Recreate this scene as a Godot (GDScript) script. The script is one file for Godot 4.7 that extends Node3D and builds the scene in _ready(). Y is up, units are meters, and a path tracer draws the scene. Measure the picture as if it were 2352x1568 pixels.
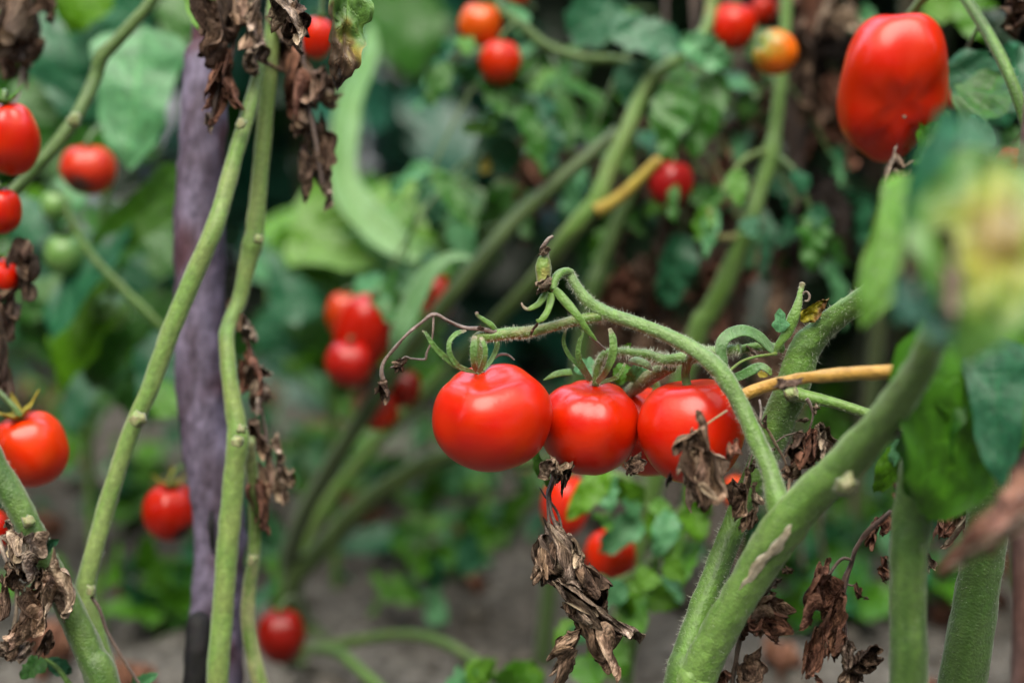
extends Node3D
# A tomato patch in late summer: a cluster of ripe fruit in focus, stems, dry leaves and foliage round it.

const TY := 0.24                 # half height of the picture at one metre
const EYE := Vector3(0, 0.46, 0)
const PITCH := -12.0
var cam_t: Transform3D
var R := RandomNumberGenerator.new()
var N := FastNoiseLite.new()
var M := {}
var used := {}
var green := []                  # leaf meshes of a tomato leaflet
var broad := []                  # heart-shaped leaf meshes
var small := []                  # plain small leaflets
var dry := []                    # crumpled dry leaf meshes
var sepal_mesh: ArrayMesh
var drops := {}

# ---------- places ----------
func at(x: float, y: float, d: float) -> Vector3:
	return cam_t * Vector3((x - 1176.0) / 784.0 * TY * d, -(y - 784.0) / 784.0 * TY * d, -d)

func px(d: float) -> float:
	return 2.0 * TY * d / 1568.0

var sheets := {"": [0.0, 0.0, 1.0], "5": [735.0, 514.5, 0.375], "6": [1378.0, 514.5, 0.414], "7": [735.0, 1010.6, 0.3557], "8": [1470.0, 1010.6, 0.375], "4": [0.0, 778.0, 0.504], "1": [0.0, 0.0, 0.504], "2": [735.0, 0.0, 0.504], "3": [1506.8, 0.0, 0.504], "a": [1176.0, 514.5, 0.1406], "b": [1359.75, 716.6, 0.1875], "c": [1635.4, 624.75, 0.16406], "d": [1506.75, 918.75, 0.1875], "e": [1194.4, 1029.0, 0.3438], "f": [1800.75, 1102.5, 0.2972], "g": [1984.5, 367.5, 0.3517], "h": [1929.4, 790.1, 0.375]}

func pt(s: String, a: Array) -> Vector3:
	var f: Array = sheets[s]
	return at(f[0] + a[0] * f[2], f[1] + a[1] * f[2], a[2])

# ---------- meshes ----------
func mesh_of(P: PackedVector3Array, C: PackedColorArray, U: PackedVector2Array, I: PackedInt32Array) -> ArrayMesh:
	var nn := PackedVector3Array()
	nn.resize(P.size())
	for k in range(0, I.size(), 3):
		var a := P[I[k]]
		var n := (P[I[k + 2]] - a).cross(P[I[k + 1]] - a)
		nn[I[k]] += n
		nn[I[k + 1]] += n
		nn[I[k + 2]] += n
	for k in nn.size():
		nn[k] = nn[k].normalized() if nn[k].length_squared() > 0.0 else Vector3.UP
	var A := []
	A.resize(Mesh.ARRAY_MAX)
	A[Mesh.ARRAY_VERTEX] = P
	A[Mesh.ARRAY_NORMAL] = nn
	A[Mesh.ARRAY_COLOR] = C
	if U.size() == P.size():
		A[Mesh.ARRAY_TEX_UV] = U
	A[Mesh.ARRAY_INDEX] = I
	var m := ArrayMesh.new()
	m.add_surface_from_arrays(Mesh.PRIMITIVE_TRIANGLES, A)
	return m

func fbm(p: Vector3) -> float:
	return N.get_noise_3dv(p) * 0.6 + N.get_noise_3dv(p * 2.3 + Vector3(7, 3, 1)) * 0.3 + N.get_noise_3dv(p * 5.1) * 0.16

# a deeper, more saturated green for living stalks
func sappy(c: Color) -> Color:
	return Color(c.r * 0.60, c.g * 0.74, c.b * 0.50) if c.g > c.r * 1.05 else c

# a round or flattened stalk through points; colours are linear
func tube(pts: Array, rad: Array, o := {}) -> ArrayMesh:
	var sides: int = o.get("sides", 10)
	var sub: int = o.get("sub", 5)
	var ca: Color = o.get("col", Color(0.2, 0.28, 0.08))
	var cb: Color = o.get("col2", ca * 0.7)
	var ct: Color = o.get("tip", ca)
	var tip_from: float = o.get("tip_from", 1.0)
	ca = sappy(ca)
	cb = sappy(cb)
	ct = sappy(ct)
	var freq: float = o.get("freq", 60.0)
	var ridge: float = o.get("ridge", 0.0)
	var bump: float = o.get("bump", 0.04)
	var flat: float = o.get("flat", 1.0)
	var fold: float = o.get("fold", 0.0)
	var face: Vector3 = o.get("face", Vector3.ZERO)
	var colf = o.get("colf", null)
	var seed_at: float = o.get("seed", 0.0)
	var c: Array[Vector3] = []
	var r: Array[float] = []
	for i in pts.size() - 1:
		var p0: Vector3 = pts[maxi(i - 1, 0)]
		var p1: Vector3 = pts[i]
		var p2: Vector3 = pts[i + 1]
		var p3: Vector3 = pts[mini(i + 2, pts.size() - 1)]
		for k in sub:
			var t := float(k) / sub
			c.append(p1.cubic_interpolate(p2, p0, p3, t))
			r.append(lerpf(rad[i], rad[i + 1], t * t * (3.0 - 2.0 * t)))
	c.append(pts[-1])
	r.append(rad[-1])
	var P := PackedVector3Array()
	var C := PackedColorArray()
	var I := PackedInt32Array()
	var side := Vector3.ZERO
	var n := c.size()
	for i in n:
		var T := (c[mini(i + 1, n - 1)] - c[maxi(i - 1, 0)]).normalized()
		if face != Vector3.ZERO:
			side = T.cross(face).normalized()
		elif i == 0:
			side = T.cross(Vector3(0.13, 0.2, 0.97)).normalized()
		else:
			side = (side - T * side.dot(T)).normalized()
		var up := side.cross(T)
		var s := float(i) / (n - 1)
		for k in sides:
			var a := TAU * k / sides
			var q: float = r[i] * (1.0 + ridge * cos(a * 5.0 + seed_at) + bump * N.get_noise_3d(c[i].x * 90.0 + cos(a) * 2.0, c[i].y * 90.0 + seed_at, c[i].z * 90.0 + sin(a) * 2.0) * 2.0)
			var p := c[i] + side * cos(a) * q + up * (sin(a) * q * flat + fold * absf(cos(a)) * q)
			P.append(p)
			if colf:
				C.append(colf.call(s, a, p))
			else:
				var m := clampf(0.5 + 0.8 * N.get_noise_3d(p.x * freq + seed_at, p.y * freq * 0.7, p.z * freq) + 0.7 * N.get_noise_3d(cos(a) * 2.6 + seed_at, sin(a) * 2.6, s * 3.0) + 0.4 * N.get_noise_3d(p.x * 420.0, p.y * 420.0, p.z * 420.0), 0.0, 1.0)
				var w := ca.lerp(cb, m)
				if s > tip_from:
					w = w.lerp(ct, clampf((s - tip_from) / maxf(1.0 - tip_from, 0.01) * 1.3 + 0.3 * N.get_noise_3dv(p * 300.0), 0.0, 1.0))
				C.append(w)
	for i in n - 1:
		for k in sides:
			var k2 := (k + 1) % sides
			var a := i * sides + k
			var b := i * sides + k2
			I.append_array([a, a + sides, b, b, a + sides, b + sides])
	for e in 2:
		var at_end := P.size()
		var ring := 0 if e == 0 else (n - 1) * sides
		P.append(c[0] if e == 0 else c[n - 1] + (c[n - 1] - c[n - 2]).normalized() * r[n - 1] * 0.4)
		C.append(C[ring])
		for k in sides:
			var k2 := (k + 1) % sides
			I.append_array([at_end, ring + k, ring + k2] if e == 0 else [at_end, ring + k2, ring + k])
	return mesh_of(P, C, PackedVector2Array(), I)

# a leaf blade of unit length along y, unit width along x, front towards z
func blade(o := {}) -> ArrayMesh:
	var rows: int = o.get("rows", 20)
	var cols: int = o.get("cols", 6)
	var bend: float = o.get("bend", 0.7)
	var fold: float = o.get("fold", 0.15)
	var wave: float = o.get("wave", 0.06)
	var teeth: float = o.get("teeth", 4.0)
	var bite: float = o.get("bite", 0.28)
	var early: float = o.get("early", 0.72)
	var heart: float = o.get("heart", 0.0)
	var seed_at: float = o.get("seed", 0.0)
	var colf = o.get("colf", null)
	var P := PackedVector3Array()
	var C := PackedColorArray()
	var U := PackedVector2Array()
	var I := PackedInt32Array()
	for i in rows + 1:
		var t := float(i) / rows
		var half := 0.5 * pow(t, early - 0.22) * pow(1.0 - t, 0.9) / 0.41
		half *= 1.0 + 0.25 * N.get_noise_2d(t * 4.0, seed_at * 9.0)
		var s := fposmod(t * teeth + seed_at, 1.0)
		half *= 1.0 - bite * (1.0 - s) * (1.0 if t < 0.95 else 0.2)
		var a := bend * t
		var b: float = bend if absf(bend) > 0.01 else 0.01
		var mid := Vector3(0, sin(a) / b, -(1.0 - cos(a)) / b)
		var nrm := Vector3(0, sin(a), cos(a))
		for j in cols + 1:
			var u := 2.0 * j / cols - 1.0
			var x := u * half
			var z := fold * absf(x) + wave * (N.get_noise_3d(x * 5.0, t * 5.0, seed_at * 3.0) + 0.7 * absf(u) * sin(t * 13.0 + seed_at + (2.0 if u > 0.0 else 0.0)))
			z += 0.012 * absf(sin((t * 7.0 - absf(u) * 1.1) * PI)) * (1.0 - u * u)
			var back := Vector3(0, -heart * absf(u) * (1.0 - t) * (1.0 - t) * 0.25, 0)
			P.append(mid + Vector3(x, 0, 0) + nrm * z + back)
			U.append(Vector2(u * 0.5 + 0.5, t))
			C.append(colf.call(u, t) if colf else Color.WHITE)
	for i in rows:
		for j in cols:
			var q := i * (cols + 1) + j
			I.append_array([q, q + cols + 1, q + 1, q + 1, q + cols + 1, q + cols + 2])
	return mesh_of(P, C, U, I)

# a dry, rolled and crumpled leaf of unit length along y and about unit width
func crumpled(seed_at: float, rows := 40, cols := 18, roll := 2.2, crumple := 0.16, twist := 1.5) -> ArrayMesh:
	var P := PackedVector3Array()
	var C := PackedColorArray()
	var U := PackedVector2Array()
	var I := PackedInt32Array()
	var mid := Vector3.ZERO
	var step := 1.0 / rows
	var pleats := 1.5 + fposmod(seed_at, 1.7)
	for i in rows + 1:
		var t := float(i) / rows
		var a := 1.2 * N.get_noise_2d(t * 1.5, seed_at * 7.0)
		var b := 0.8 * N.get_noise_2d(t * 1.5 + 30.0, seed_at * 7.0)
		var T := Vector3(sin(b), cos(a) * cos(b), sin(a) * cos(b)).normalized()
		var X := T.cross(Vector3(0, 0, 1)).normalized()
		X = X.rotated(T, twist * (t - 0.4) + 0.8 * N.get_noise_2d(t * 1.6, seed_at * 5.0 + 50.0))
		var Z := X.cross(T)
		var half := 0.62 * pow(maxf(sin(PI * pow(t * 0.97 + 0.015, 0.75)), 0.0), 0.75) * (1.0 + 0.3 * N.get_noise_2d(t * 4.0, seed_at * 3.0))
		var rl := roll * (1.0 + 0.6 * N.get_noise_2d(t * 2.0, seed_at * 11.0))
		for j in cols + 1:
			var u := 2.0 * j / cols - 1.0
			var h := half * (1.0 + 0.22 * N.get_noise_2d(t * 9.0 + (40.0 if u > 0.0 else 0.0), seed_at * 4.0))
			var w := u * rl
			var x := h * sin(w) / rl * 1.4
			var z := h * (1.0 - cos(w)) / rl * 1.4
			z += 0.11 * half * sin(u * PI * pleats + 2.5 * N.get_noise_2d(t * 2.0, seed_at) + seed_at) * 2.0 * crumple / 0.16
			var p := mid + X * x + Z * z
			var d := Vector3(N.get_noise_3d(u * 1.3, t * 2.6, seed_at * 13.0), N.get_noise_3d(u * 1.3 + 9.0, t * 2.6, seed_at * 13.0), N.get_noise_3d(u * 1.3, t * 2.6 + 9.0, seed_at * 13.0))
			var d2 := N.get_noise_3d(u * 3.2, t * 8.0, seed_at * 17.0)
			var d3 := N.get_noise_3d(u * 6.0, t * 17.0, seed_at * 19.0)
			p += d * crumple * 0.85 * (0.4 + 0.6 * absf(u)) + Z * (d2 * crumple * (0.18 + 0.3 * u * u) + d3 * crumple * 0.13) + X * d3 * u * crumple * 0.2
			P.append(p)
			U.append(Vector2(u * 0.5 + 0.5, t))
			var tone := clampf(0.82 + 0.5 * N.get_noise_3d(u * 1.2, t * 2.6, seed_at * 2.0) + 0.12 * d2, 0.35, 1.2)
			C.append(Color(tone, tone * (0.97 + 0.06 * d.x), tone * (0.95 + 0.12 * d.y)))
		mid += T * step
	for i in rows:
		for j in cols:
			var q := i * (cols + 1) + j
			I.append_array([q, q + cols + 1, q + 1, q + 1, q + cols + 1, q + cols + 2])
	return mesh_of(P, C, U, I)

# a fruit of unit radius, stem end up
func fruit_mesh(o := {}) -> ArrayMesh:
	var na: int = o.get("na", 40)
	var nv: int = o.get("nv", 26)
	var tall: float = o.get("tall", 0.88)
	var lobes: float = o.get("lobes", 5.0)
	var amp: float = o.get("amp", 0.03)
	var dip: float = o.get("dip", 0.16)
	var foot: float = o.get("foot", 0.03)
	var taper: float = o.get("taper", 0.0)
	var square: float = o.get("square", 0.9)
	var seed_at: float = o.get("seed", 0.0)
	var ca: Color = o.get("col", Color(0.55, 0.011, 0.0012))
	var cb: Color = o.get("col2", Color(0.58, 0.022, 0.0015))
	var shoulder = o.get("shoulder", null)
	var patch = o.get("patch", null)
	var P := PackedVector3Array()
	var C := PackedColorArray()
	var I := PackedInt32Array()
	for i in nv + 1:
		var f := PI * i / nv
		for k in na:
			var a := TAU * k / na
			var rr := pow(maxf(sin(f), 0.0), square)
			var w := exp(-pow(f / 1.15, 2.0)) + float(o.get("foot_ribs", 0.35)) * exp(-pow((PI - f) / 0.8, 2.0))
			var lob := cos(a * lobes + seed_at + 0.8 * sin(a + seed_at))
			lob = lob if lob > 0.0 else lob * 1.5
			var g := 1.0 + amp * 2.2 * w * lob + 0.035 * N.get_noise_3d(sin(f) * cos(a) * 0.9, cos(f) * 0.9, sin(f) * sin(a) * 0.9 + seed_at * 5.0)
			var y := tall * cos(f) - dip * exp(-pow(f / 0.42, 2.0)) + foot * exp(-pow((PI - f) / 0.22, 2.0))
			g *= 1.0 - taper * (0.5 - 0.5 * cos(f)) * 0.5 + taper * 0.12
			P.append(Vector3(cos(a) * rr * g, y, sin(a) * rr * g))
			var d := Vector3(sin(f) * cos(a), cos(f), sin(f) * sin(a))
			var c := ca.lerp(cb, clampf(0.5 + 0.8 * N.get_noise_3d(d.x * 1.5 + seed_at * 3.0, d.y * 1.5, d.z * 1.5), 0.0, 1.0))
			if shoulder != null:
				c = c.lerp(shoulder, clampf(1.25 - f / float(o.get("reach", 0.9)) + 0.35 * N.get_noise_3d(d.x * 2.0, d.y * 2.0, d.z * 2.0 + seed_at), 0.0, 1.0))
			if patch != null:
				var pd: Vector3 = o["patch_at"]
				c = c.lerp(patch, clampf((d.dot(pd.normalized()) - float(o.get("patch_cos", 0.7)) + 0.12 * fbm(d * 5.0 + Vector3(seed_at, 0, 0))) * 9.0, 0.0, 1.0))
			C.append(c)
	for i in nv:
		for k in na:
			var k2 := (k + 1) % na
			var q := i * na + k
			var s := i * na + k2
			I.append_array([q, s, q + na, s, s + na, q + na])
	return mesh_of(P, C, PackedVector2Array(), I)

# ---------- objects ----------
func numbered(called: String) -> String:
	used[called] = used.get(called, -1) + 1
	return called if used[called] == 0 else "%s_%03d" % [called, used[called]]

func thing(called: String, label: String, category: String, base: Vector3, group := "") -> Node3D:
	var o := Node3D.new()
	o.name = numbered(called)
	add_child(o)
	o.position = base
	o.set_meta("label", label)
	o.set_meta("category", category)
	if group:
		o.set_meta("group", group)
	return o

func part(parent: Node3D, called: String, m: Mesh, mat: Material, t := Transform3D()) -> MeshInstance3D:
	var o := MeshInstance3D.new()
	o.name = called
	o.mesh = m
	o.material_override = mat
	parent.add_child(o, true)
	o.global_transform = t
	return o

# stalk from a list of [x, y, depth, width] in the sheet's picture units
func stalk(parent: Node3D, called: String, s: String, list: Array, o := {}, mat := "stem") -> MeshInstance3D:
	var pts := []
	var rad := []
	for a in list:
		if a is Vector3:
			pts.append(a)
			rad.append(rad[-1])
			continue
		pts.append(pt(s, a))
		rad.append(a[3] * 0.5 * float(sheets[s][2]) * px(a[2]))
	if o.has("down"):                                  # runs on to the ground below the frame
		var last: Vector3 = pts[-1]
		var q: Vector3 = o["down"]
		var foot := Vector3(last.x + q.x, -0.02, last.z + q.z)
		pts.append(last.lerp(foot, 0.5) + (last - pts[-2]).normalized() * 0.02)
		rad.append(rad[-1] * 1.05)
		pts.append(foot)
		rad.append(rad[-1] * 1.15)
	var n := part(parent, called, tube(pts, rad, o), M[mat])
	if o.has("hairs"):
		hairs(n, pts, rad, o["hairs"], o.get("hair", 0.0018))
	return n

func hairs(parent: Node3D, pts: Array, rad: Array, count: int, length: float) -> void:
	var P := PackedVector3Array()
	var C := PackedColorArray()
	var I := PackedInt32Array()
	for k in count:
		var s := R.randf() * (pts.size() - 1.001)
		var i := int(s)
		var f := s - i
		var p0: Vector3 = pts[maxi(i - 1, 0)]
		var p1: Vector3 = pts[i]
		var p2: Vector3 = pts[i + 1]
		var p3: Vector3 = pts[mini(i + 2, pts.size() - 1)]
		var c := p1.cubic_interpolate(p2, p0, p3, f)
		var T := (p2 - p1).normalized()
		var d := T.cross(Vector3(R.randfn(), R.randfn(), R.randfn()).normalized()).normalized()
		var r := lerpf(rad[i], rad[i + 1], f * f * (3.0 - 2.0 * f))
		var h := length * (0.3 + 0.9 * R.randf() * R.randf())
		var root := c + d * r * 0.95
		var end := c + d * (r + h) + (T * R.randfn() * 0.25 + Vector3(0, -0.1, 0)) * h
		var w := d.cross(T).normalized() * 0.00004
		var w2 := T * 0.00004
		var b := P.size()
		P.append_array([root - w, root + w, end, root - w2, root + w2, end])
		for q in 6:
			C.append(Color(0.8, 0.85, 0.72))
		I.append_array([b, b + 1, b + 2, b + 3, b + 4, b + 5])
	var m := part(parent, "hair", mesh_of(P, C, PackedVector2Array(), I), M.hair)
	m.set_meta("kind", "stuff")

# puts a unit blade between two points
func lay(parent: Node3D, called: String, m: Mesh, mat: Material, a: Vector3, b: Vector3, width: float, spin := 0.0) -> MeshInstance3D:
	var y := b - a
	var z := Vector3(0, 0.45, 1.0)
	if absf(z.normalized().dot(y.normalized())) > 0.95:
		z = Vector3(0, 1, 0.2)
	z = (z - y * (z.dot(y) / y.length_squared())).normalized().rotated(y.normalized(), deg_to_rad(spin))
	var x := y.cross(z).normalized()
	return part(parent, called, m, mat, Transform3D(Basis(x * width, y, z * (width + y.length()) * 0.5), a))

func gl(parent: Node3D, s: String, a: Array, b: Array, w: float, kind: Array, which: int, mat: String, spin := 0.0, called := "leaf") -> MeshInstance3D:
	return lay(parent, called, kind[which % kind.size()], M[mat], pt(s, a), pt(s, b), w * float(sheets[s][2]) * px(a[2]), spin)

func dl(parent: Node3D, s: String, a: Array, b: Array, w: float, which: int, mat := "dry", spin := 0.0) -> MeshInstance3D:
	return lay(parent, "dry_leaf", dry[which % dry.size()], M[mat], pt(s, a), pt(s, b), w * 0.92 * float(sheets[s][2]) * px(a[2]), spin)

# a feathered leaf: a leaf stalk with leaflets
func feather(parent: Node3D, base: Vector3, dir: Vector3, length: float, o := {}) -> void:
	var mats: Array = o.get("mats", ["g0", "g1", "g2"])
	var kind: Array = o.get("kind", green)
	var droop: float = o.get("droop", 0.5)
	var pairs: int = o.get("pairs", 2)
	var size: float = o.get("size", 0.42)
	var is_dry: bool = o.get("dry", false)
	dir = dir.normalized()
	var pts := []
	for k in 5:
		var t := k / 4.0
		pts.append(base + dir * length * t + Vector3(0, -droop * length * t * t, 0))
	var col := Color(0.2, 0.13, 0.08) if is_dry else Color(0.16, 0.25, 0.07)
	var rib := part(parent, "dry_leaf" if is_dry else "leaf", tube(pts, [length * 0.02, length * 0.017, length * 0.014, length * 0.011, length * 0.007], {"sides": 5, "sub": 2, "col": col, "bump": 0.1}), M.stem)
	for k in pairs * 2 + 1:
		var last := k == pairs * 2
		var t := 1.0 if last else 0.3 + 0.55 * (k / 2) / maxf(pairs - 1.0, 1.0) + R.randf_range(-0.04, 0.04)
		var p: Vector3 = base + dir * length * t + Vector3(0, -droop * length * t * t, 0)
		var T := (dir + Vector3(0, -2.0 * droop * t, 0)).normalized()
		var S := T.cross(Vector3.UP + Vector3(R.randf() - 0.5, 0, R.randf() - 0.5) * 0.6).normalized() * (1.0 if k % 2 else -1.0)
		var D := T if last else (S + T * 0.55 + Vector3(0, R.randf_range(-0.5, 0.1), 0)).normalized()
		var L := length * size * R.randf_range(0.75, 1.15) * (1.15 if last else 1.0)
		var mat: Material = M[mats[R.randi() % mats.size()]]
		var m: Mesh = dry[R.randi() % dry.size()] if is_dry else kind[R.randi() % kind.size()]
		var z := (S.cross(T) * (1.0 if k % 2 else -1.0) + Vector3(0, 0.5, 0.25)).normalized()
		z = (z - D * z.dot(D)).normalized().rotated(D, R.randf_range(-0.5, 0.5))
		var w := L * (0.4 if is_dry else R.randf_range(0.4, 0.54))
		part(rib, "leaflet", m, mat, Transform3D(Basis(D.cross(z).normalized() * w, D * L, z * (L + w) * 0.5), p))

func tomato(label: String, x: float, y: float, d: float, w: float, h: float, o := {}) -> Node3D:
	var c := at(x, y, d)
	var r := w * 0.5 * px(d)
	var axis: Vector3 = o.get("axis", Vector3(0.1, 1, 0.1))
	axis = axis.normalized()
	var B := Basis(Quaternion(Vector3.UP, axis)) * Basis(Vector3.UP, float(o.get("turn", R.randf() * TAU)))
	var t := thing("tomato", label, "tomato", c, o.get("group", "tomatoes on the vines"))
	var q := o.duplicate()
	q["tall"] = h / w * float(o.get("tall_by", 1.0))
	q["seed"] = o.get("seed", R.randf() * 20.0)
	part(t, "fruit", fruit_mesh(q), M[o.get("mat", "fruit")], Transform3D(B * Basis.from_scale(Vector3(o.get("squash", Vector3.ONE)) * r), c))
	var top := c + axis * r * (float(q["tall"]) - float(o.get("dip", 0.16)) - 0.02)
	if o.get("calyx", true):
		var turn := R.randf() * TAU
		for k in 5:
			var a := turn + TAU * k / 5.0 + R.randf_range(-0.2, 0.2)
			var out := B * Vector3(cos(a), 0, sin(a))
			var L := r * R.randf_range(0.7, 0.95)
			var z := axis
			var sb := Basis(out.cross(z).normalized() * r * 0.24, (out * 0.95 + axis * 0.25).normalized() * L, z * L)
			part(t, "sepal", sepal_mesh, M[o.get("sepal_mat", "g1")], Transform3D(sb, top + axis * 0.0005))
	if o.has("to"):
		var e: Vector3 = pt("", o["to"])
		var k := top.lerp(e, 0.5) + axis * r * 0.5
		part(t, "pedicel", tube([top - axis * r * 0.04, top + axis * r * 0.3, k, e], [r * 0.09, r * 0.08, r * 0.085, r * 0.09], {"sides": 8, "sub": 4, "col": Color(0.2, 0.3, 0.09), "bump": 0.08}), M.stem)
	return t

# ---------- materials ----------
func lin(r: float, g: float, b: float) -> Color:
	return Color(r, g, b).linear_to_srgb()

func vein_images() -> Array:
	var w := 256
	var im := Image.create_empty(w, w, false, Image.FORMAT_RGB8)
	var hi := Image.create_empty(w, w, false, Image.FORMAT_RGB8)
	for y in w:
		var v := float(y) / w
		for x in w:
			var u := absf(2.0 * x / w - 1.0)
			var wob := 0.05 * N.get_noise_2d(x * 0.05, y * 0.05)
			var mid := exp(-pow(u / 0.035, 2.0))
			var s := fposmod(v * 7.0 - u * 1.1 + wob * 3.0, 1.0) - 0.5
			var second := exp(-pow(s / 0.07, 2.0)) * clampf(1.2 - u, 0.0, 1.0)
			var net := 1.0 - absf(N.get_noise_2d(x * 0.22, y * 0.22)) * 3.0
			var vein := clampf(maxf(mid, second * 0.75) + 0.14 * maxf(net, 0.0), 0.0, 1.0)
			var tone := 0.70 + 0.10 * N.get_noise_2d(x * 0.03 + 90.0, y * 0.03) + 0.07 * N.get_noise_2d(x * 0.3, y * 0.3)
			im.set_pixel(x, y, Color(tone + 0.17 * vein, tone + 0.14 * vein, tone + 0.10 * vein))
			var h := clampf(0.75 - 0.6 * vein + 0.1 * N.get_noise_2d(x * 0.15, y * 0.15), 0.0, 1.0)
			hi.set_pixel(x, y, Color(h, h, h))
	return [ImageTexture.create_from_image(im), ImageTexture.create_from_image(hi)]

func dry_images() -> Array:
	var w := 256
	var im := Image.create_empty(w, w, false, Image.FORMAT_RGB8)
	var hi := Image.create_empty(w, w, false, Image.FORMAT_RGB8)
	for y in w:
		var v := float(y) / w
		for x in w:
			var u := absf(2.0 * x / w - 1.0)
			var wob := 0.25 * N.get_noise_2d(x * 0.04, y * 0.04)
			var mid := exp(-pow(u / 0.05, 2.0))
			var s := fposmod(v * 9.0 - u * 1.6 + wob, 1.0) - 0.5
			var vein := maxf(mid, 0.8 * exp(-pow(s / 0.09, 2.0)))
			var n := fbm(Vector3(x * 0.025, y * 0.025, 3.0))
			var f := N.get_noise_2d(x * 0.35, y * 0.35)
			var tone := clampf(0.62 + 0.5 * n + 0.16 * f + 0.22 * vein, 0.18, 1.0)
			im.set_pixel(x, y, Color(tone, tone * (0.95 + 0.06 * n), tone * (0.92 + 0.1 * n)))
			var h := clampf(0.45 + 0.4 * vein + 0.35 * N.get_noise_2d(x * 0.12, y * 0.12) + 0.12 * f, 0.0, 1.0)
			hi.set_pixel(x, y, Color(h, h, h))
	return [ImageTexture.create_from_image(im), ImageTexture.create_from_image(hi)]

func noise_tex(freq: float, lo: float, hi: float, size := 256, kind := FastNoiseLite.TYPE_SIMPLEX_SMOOTH) -> ImageTexture:
	var f := FastNoiseLite.new()
	f.seed = 5
	f.frequency = freq
	f.noise_type = kind
	f.fractal_octaves = 4
	var g := f.get_seamless_image(size, size)
	var im := Image.create_empty(size, size, false, Image.FORMAT_RGB8)
	for y in size:
		for x in size:
			var v := lerpf(lo, hi, g.get_pixel(x, y).r)
			im.set_pixel(x, y, Color(v, v, v))
	return ImageTexture.create_from_image(im)

func speck_tex() -> ImageTexture:
	var w := 512
	var im := Image.create_empty(w, w, false, Image.FORMAT_RGBA8)
	im.fill(Color(0.9, 0.55, 0.4, 0.0))
	for k in 420:
		var x := R.randi() % w
		var y := R.randi() % w
		var a := R.randf_range(0.1, 0.5)
		var s := 1 if R.randf() < 0.75 else 2
		for dx in s:
			for dy in s:
				im.set_pixel((x + dx) % w, (y + dy) % w, Color(0.93, 0.62, 0.5, a))
	for k in 6:
		var p := Vector2(R.randf() * w, R.randf() * w)
		var dr := Vector2.from_angle(R.randf() * TAU)
		for q in R.randi_range(6, 22):
			p += dr + Vector2(R.randfn(), R.randfn()) * 0.2
			im.set_pixel(posmod(int(p.x), w), posmod(int(p.y), w), Color(0.9, 0.7, 0.55, 0.45))
	return ImageTexture.create_from_image(im)

func std(called: String, col: Color, rough: float, spec := 0.5) -> StandardMaterial3D:
	var m := StandardMaterial3D.new()
	m.resource_name = called
	m.albedo_color = col
	m.roughness = rough
	m.metallic_specular = spec
	m.cull_mode = BaseMaterial3D.CULL_DISABLED
	m.vertex_color_use_as_albedo = true
	M[called] = m
	return m

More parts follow.
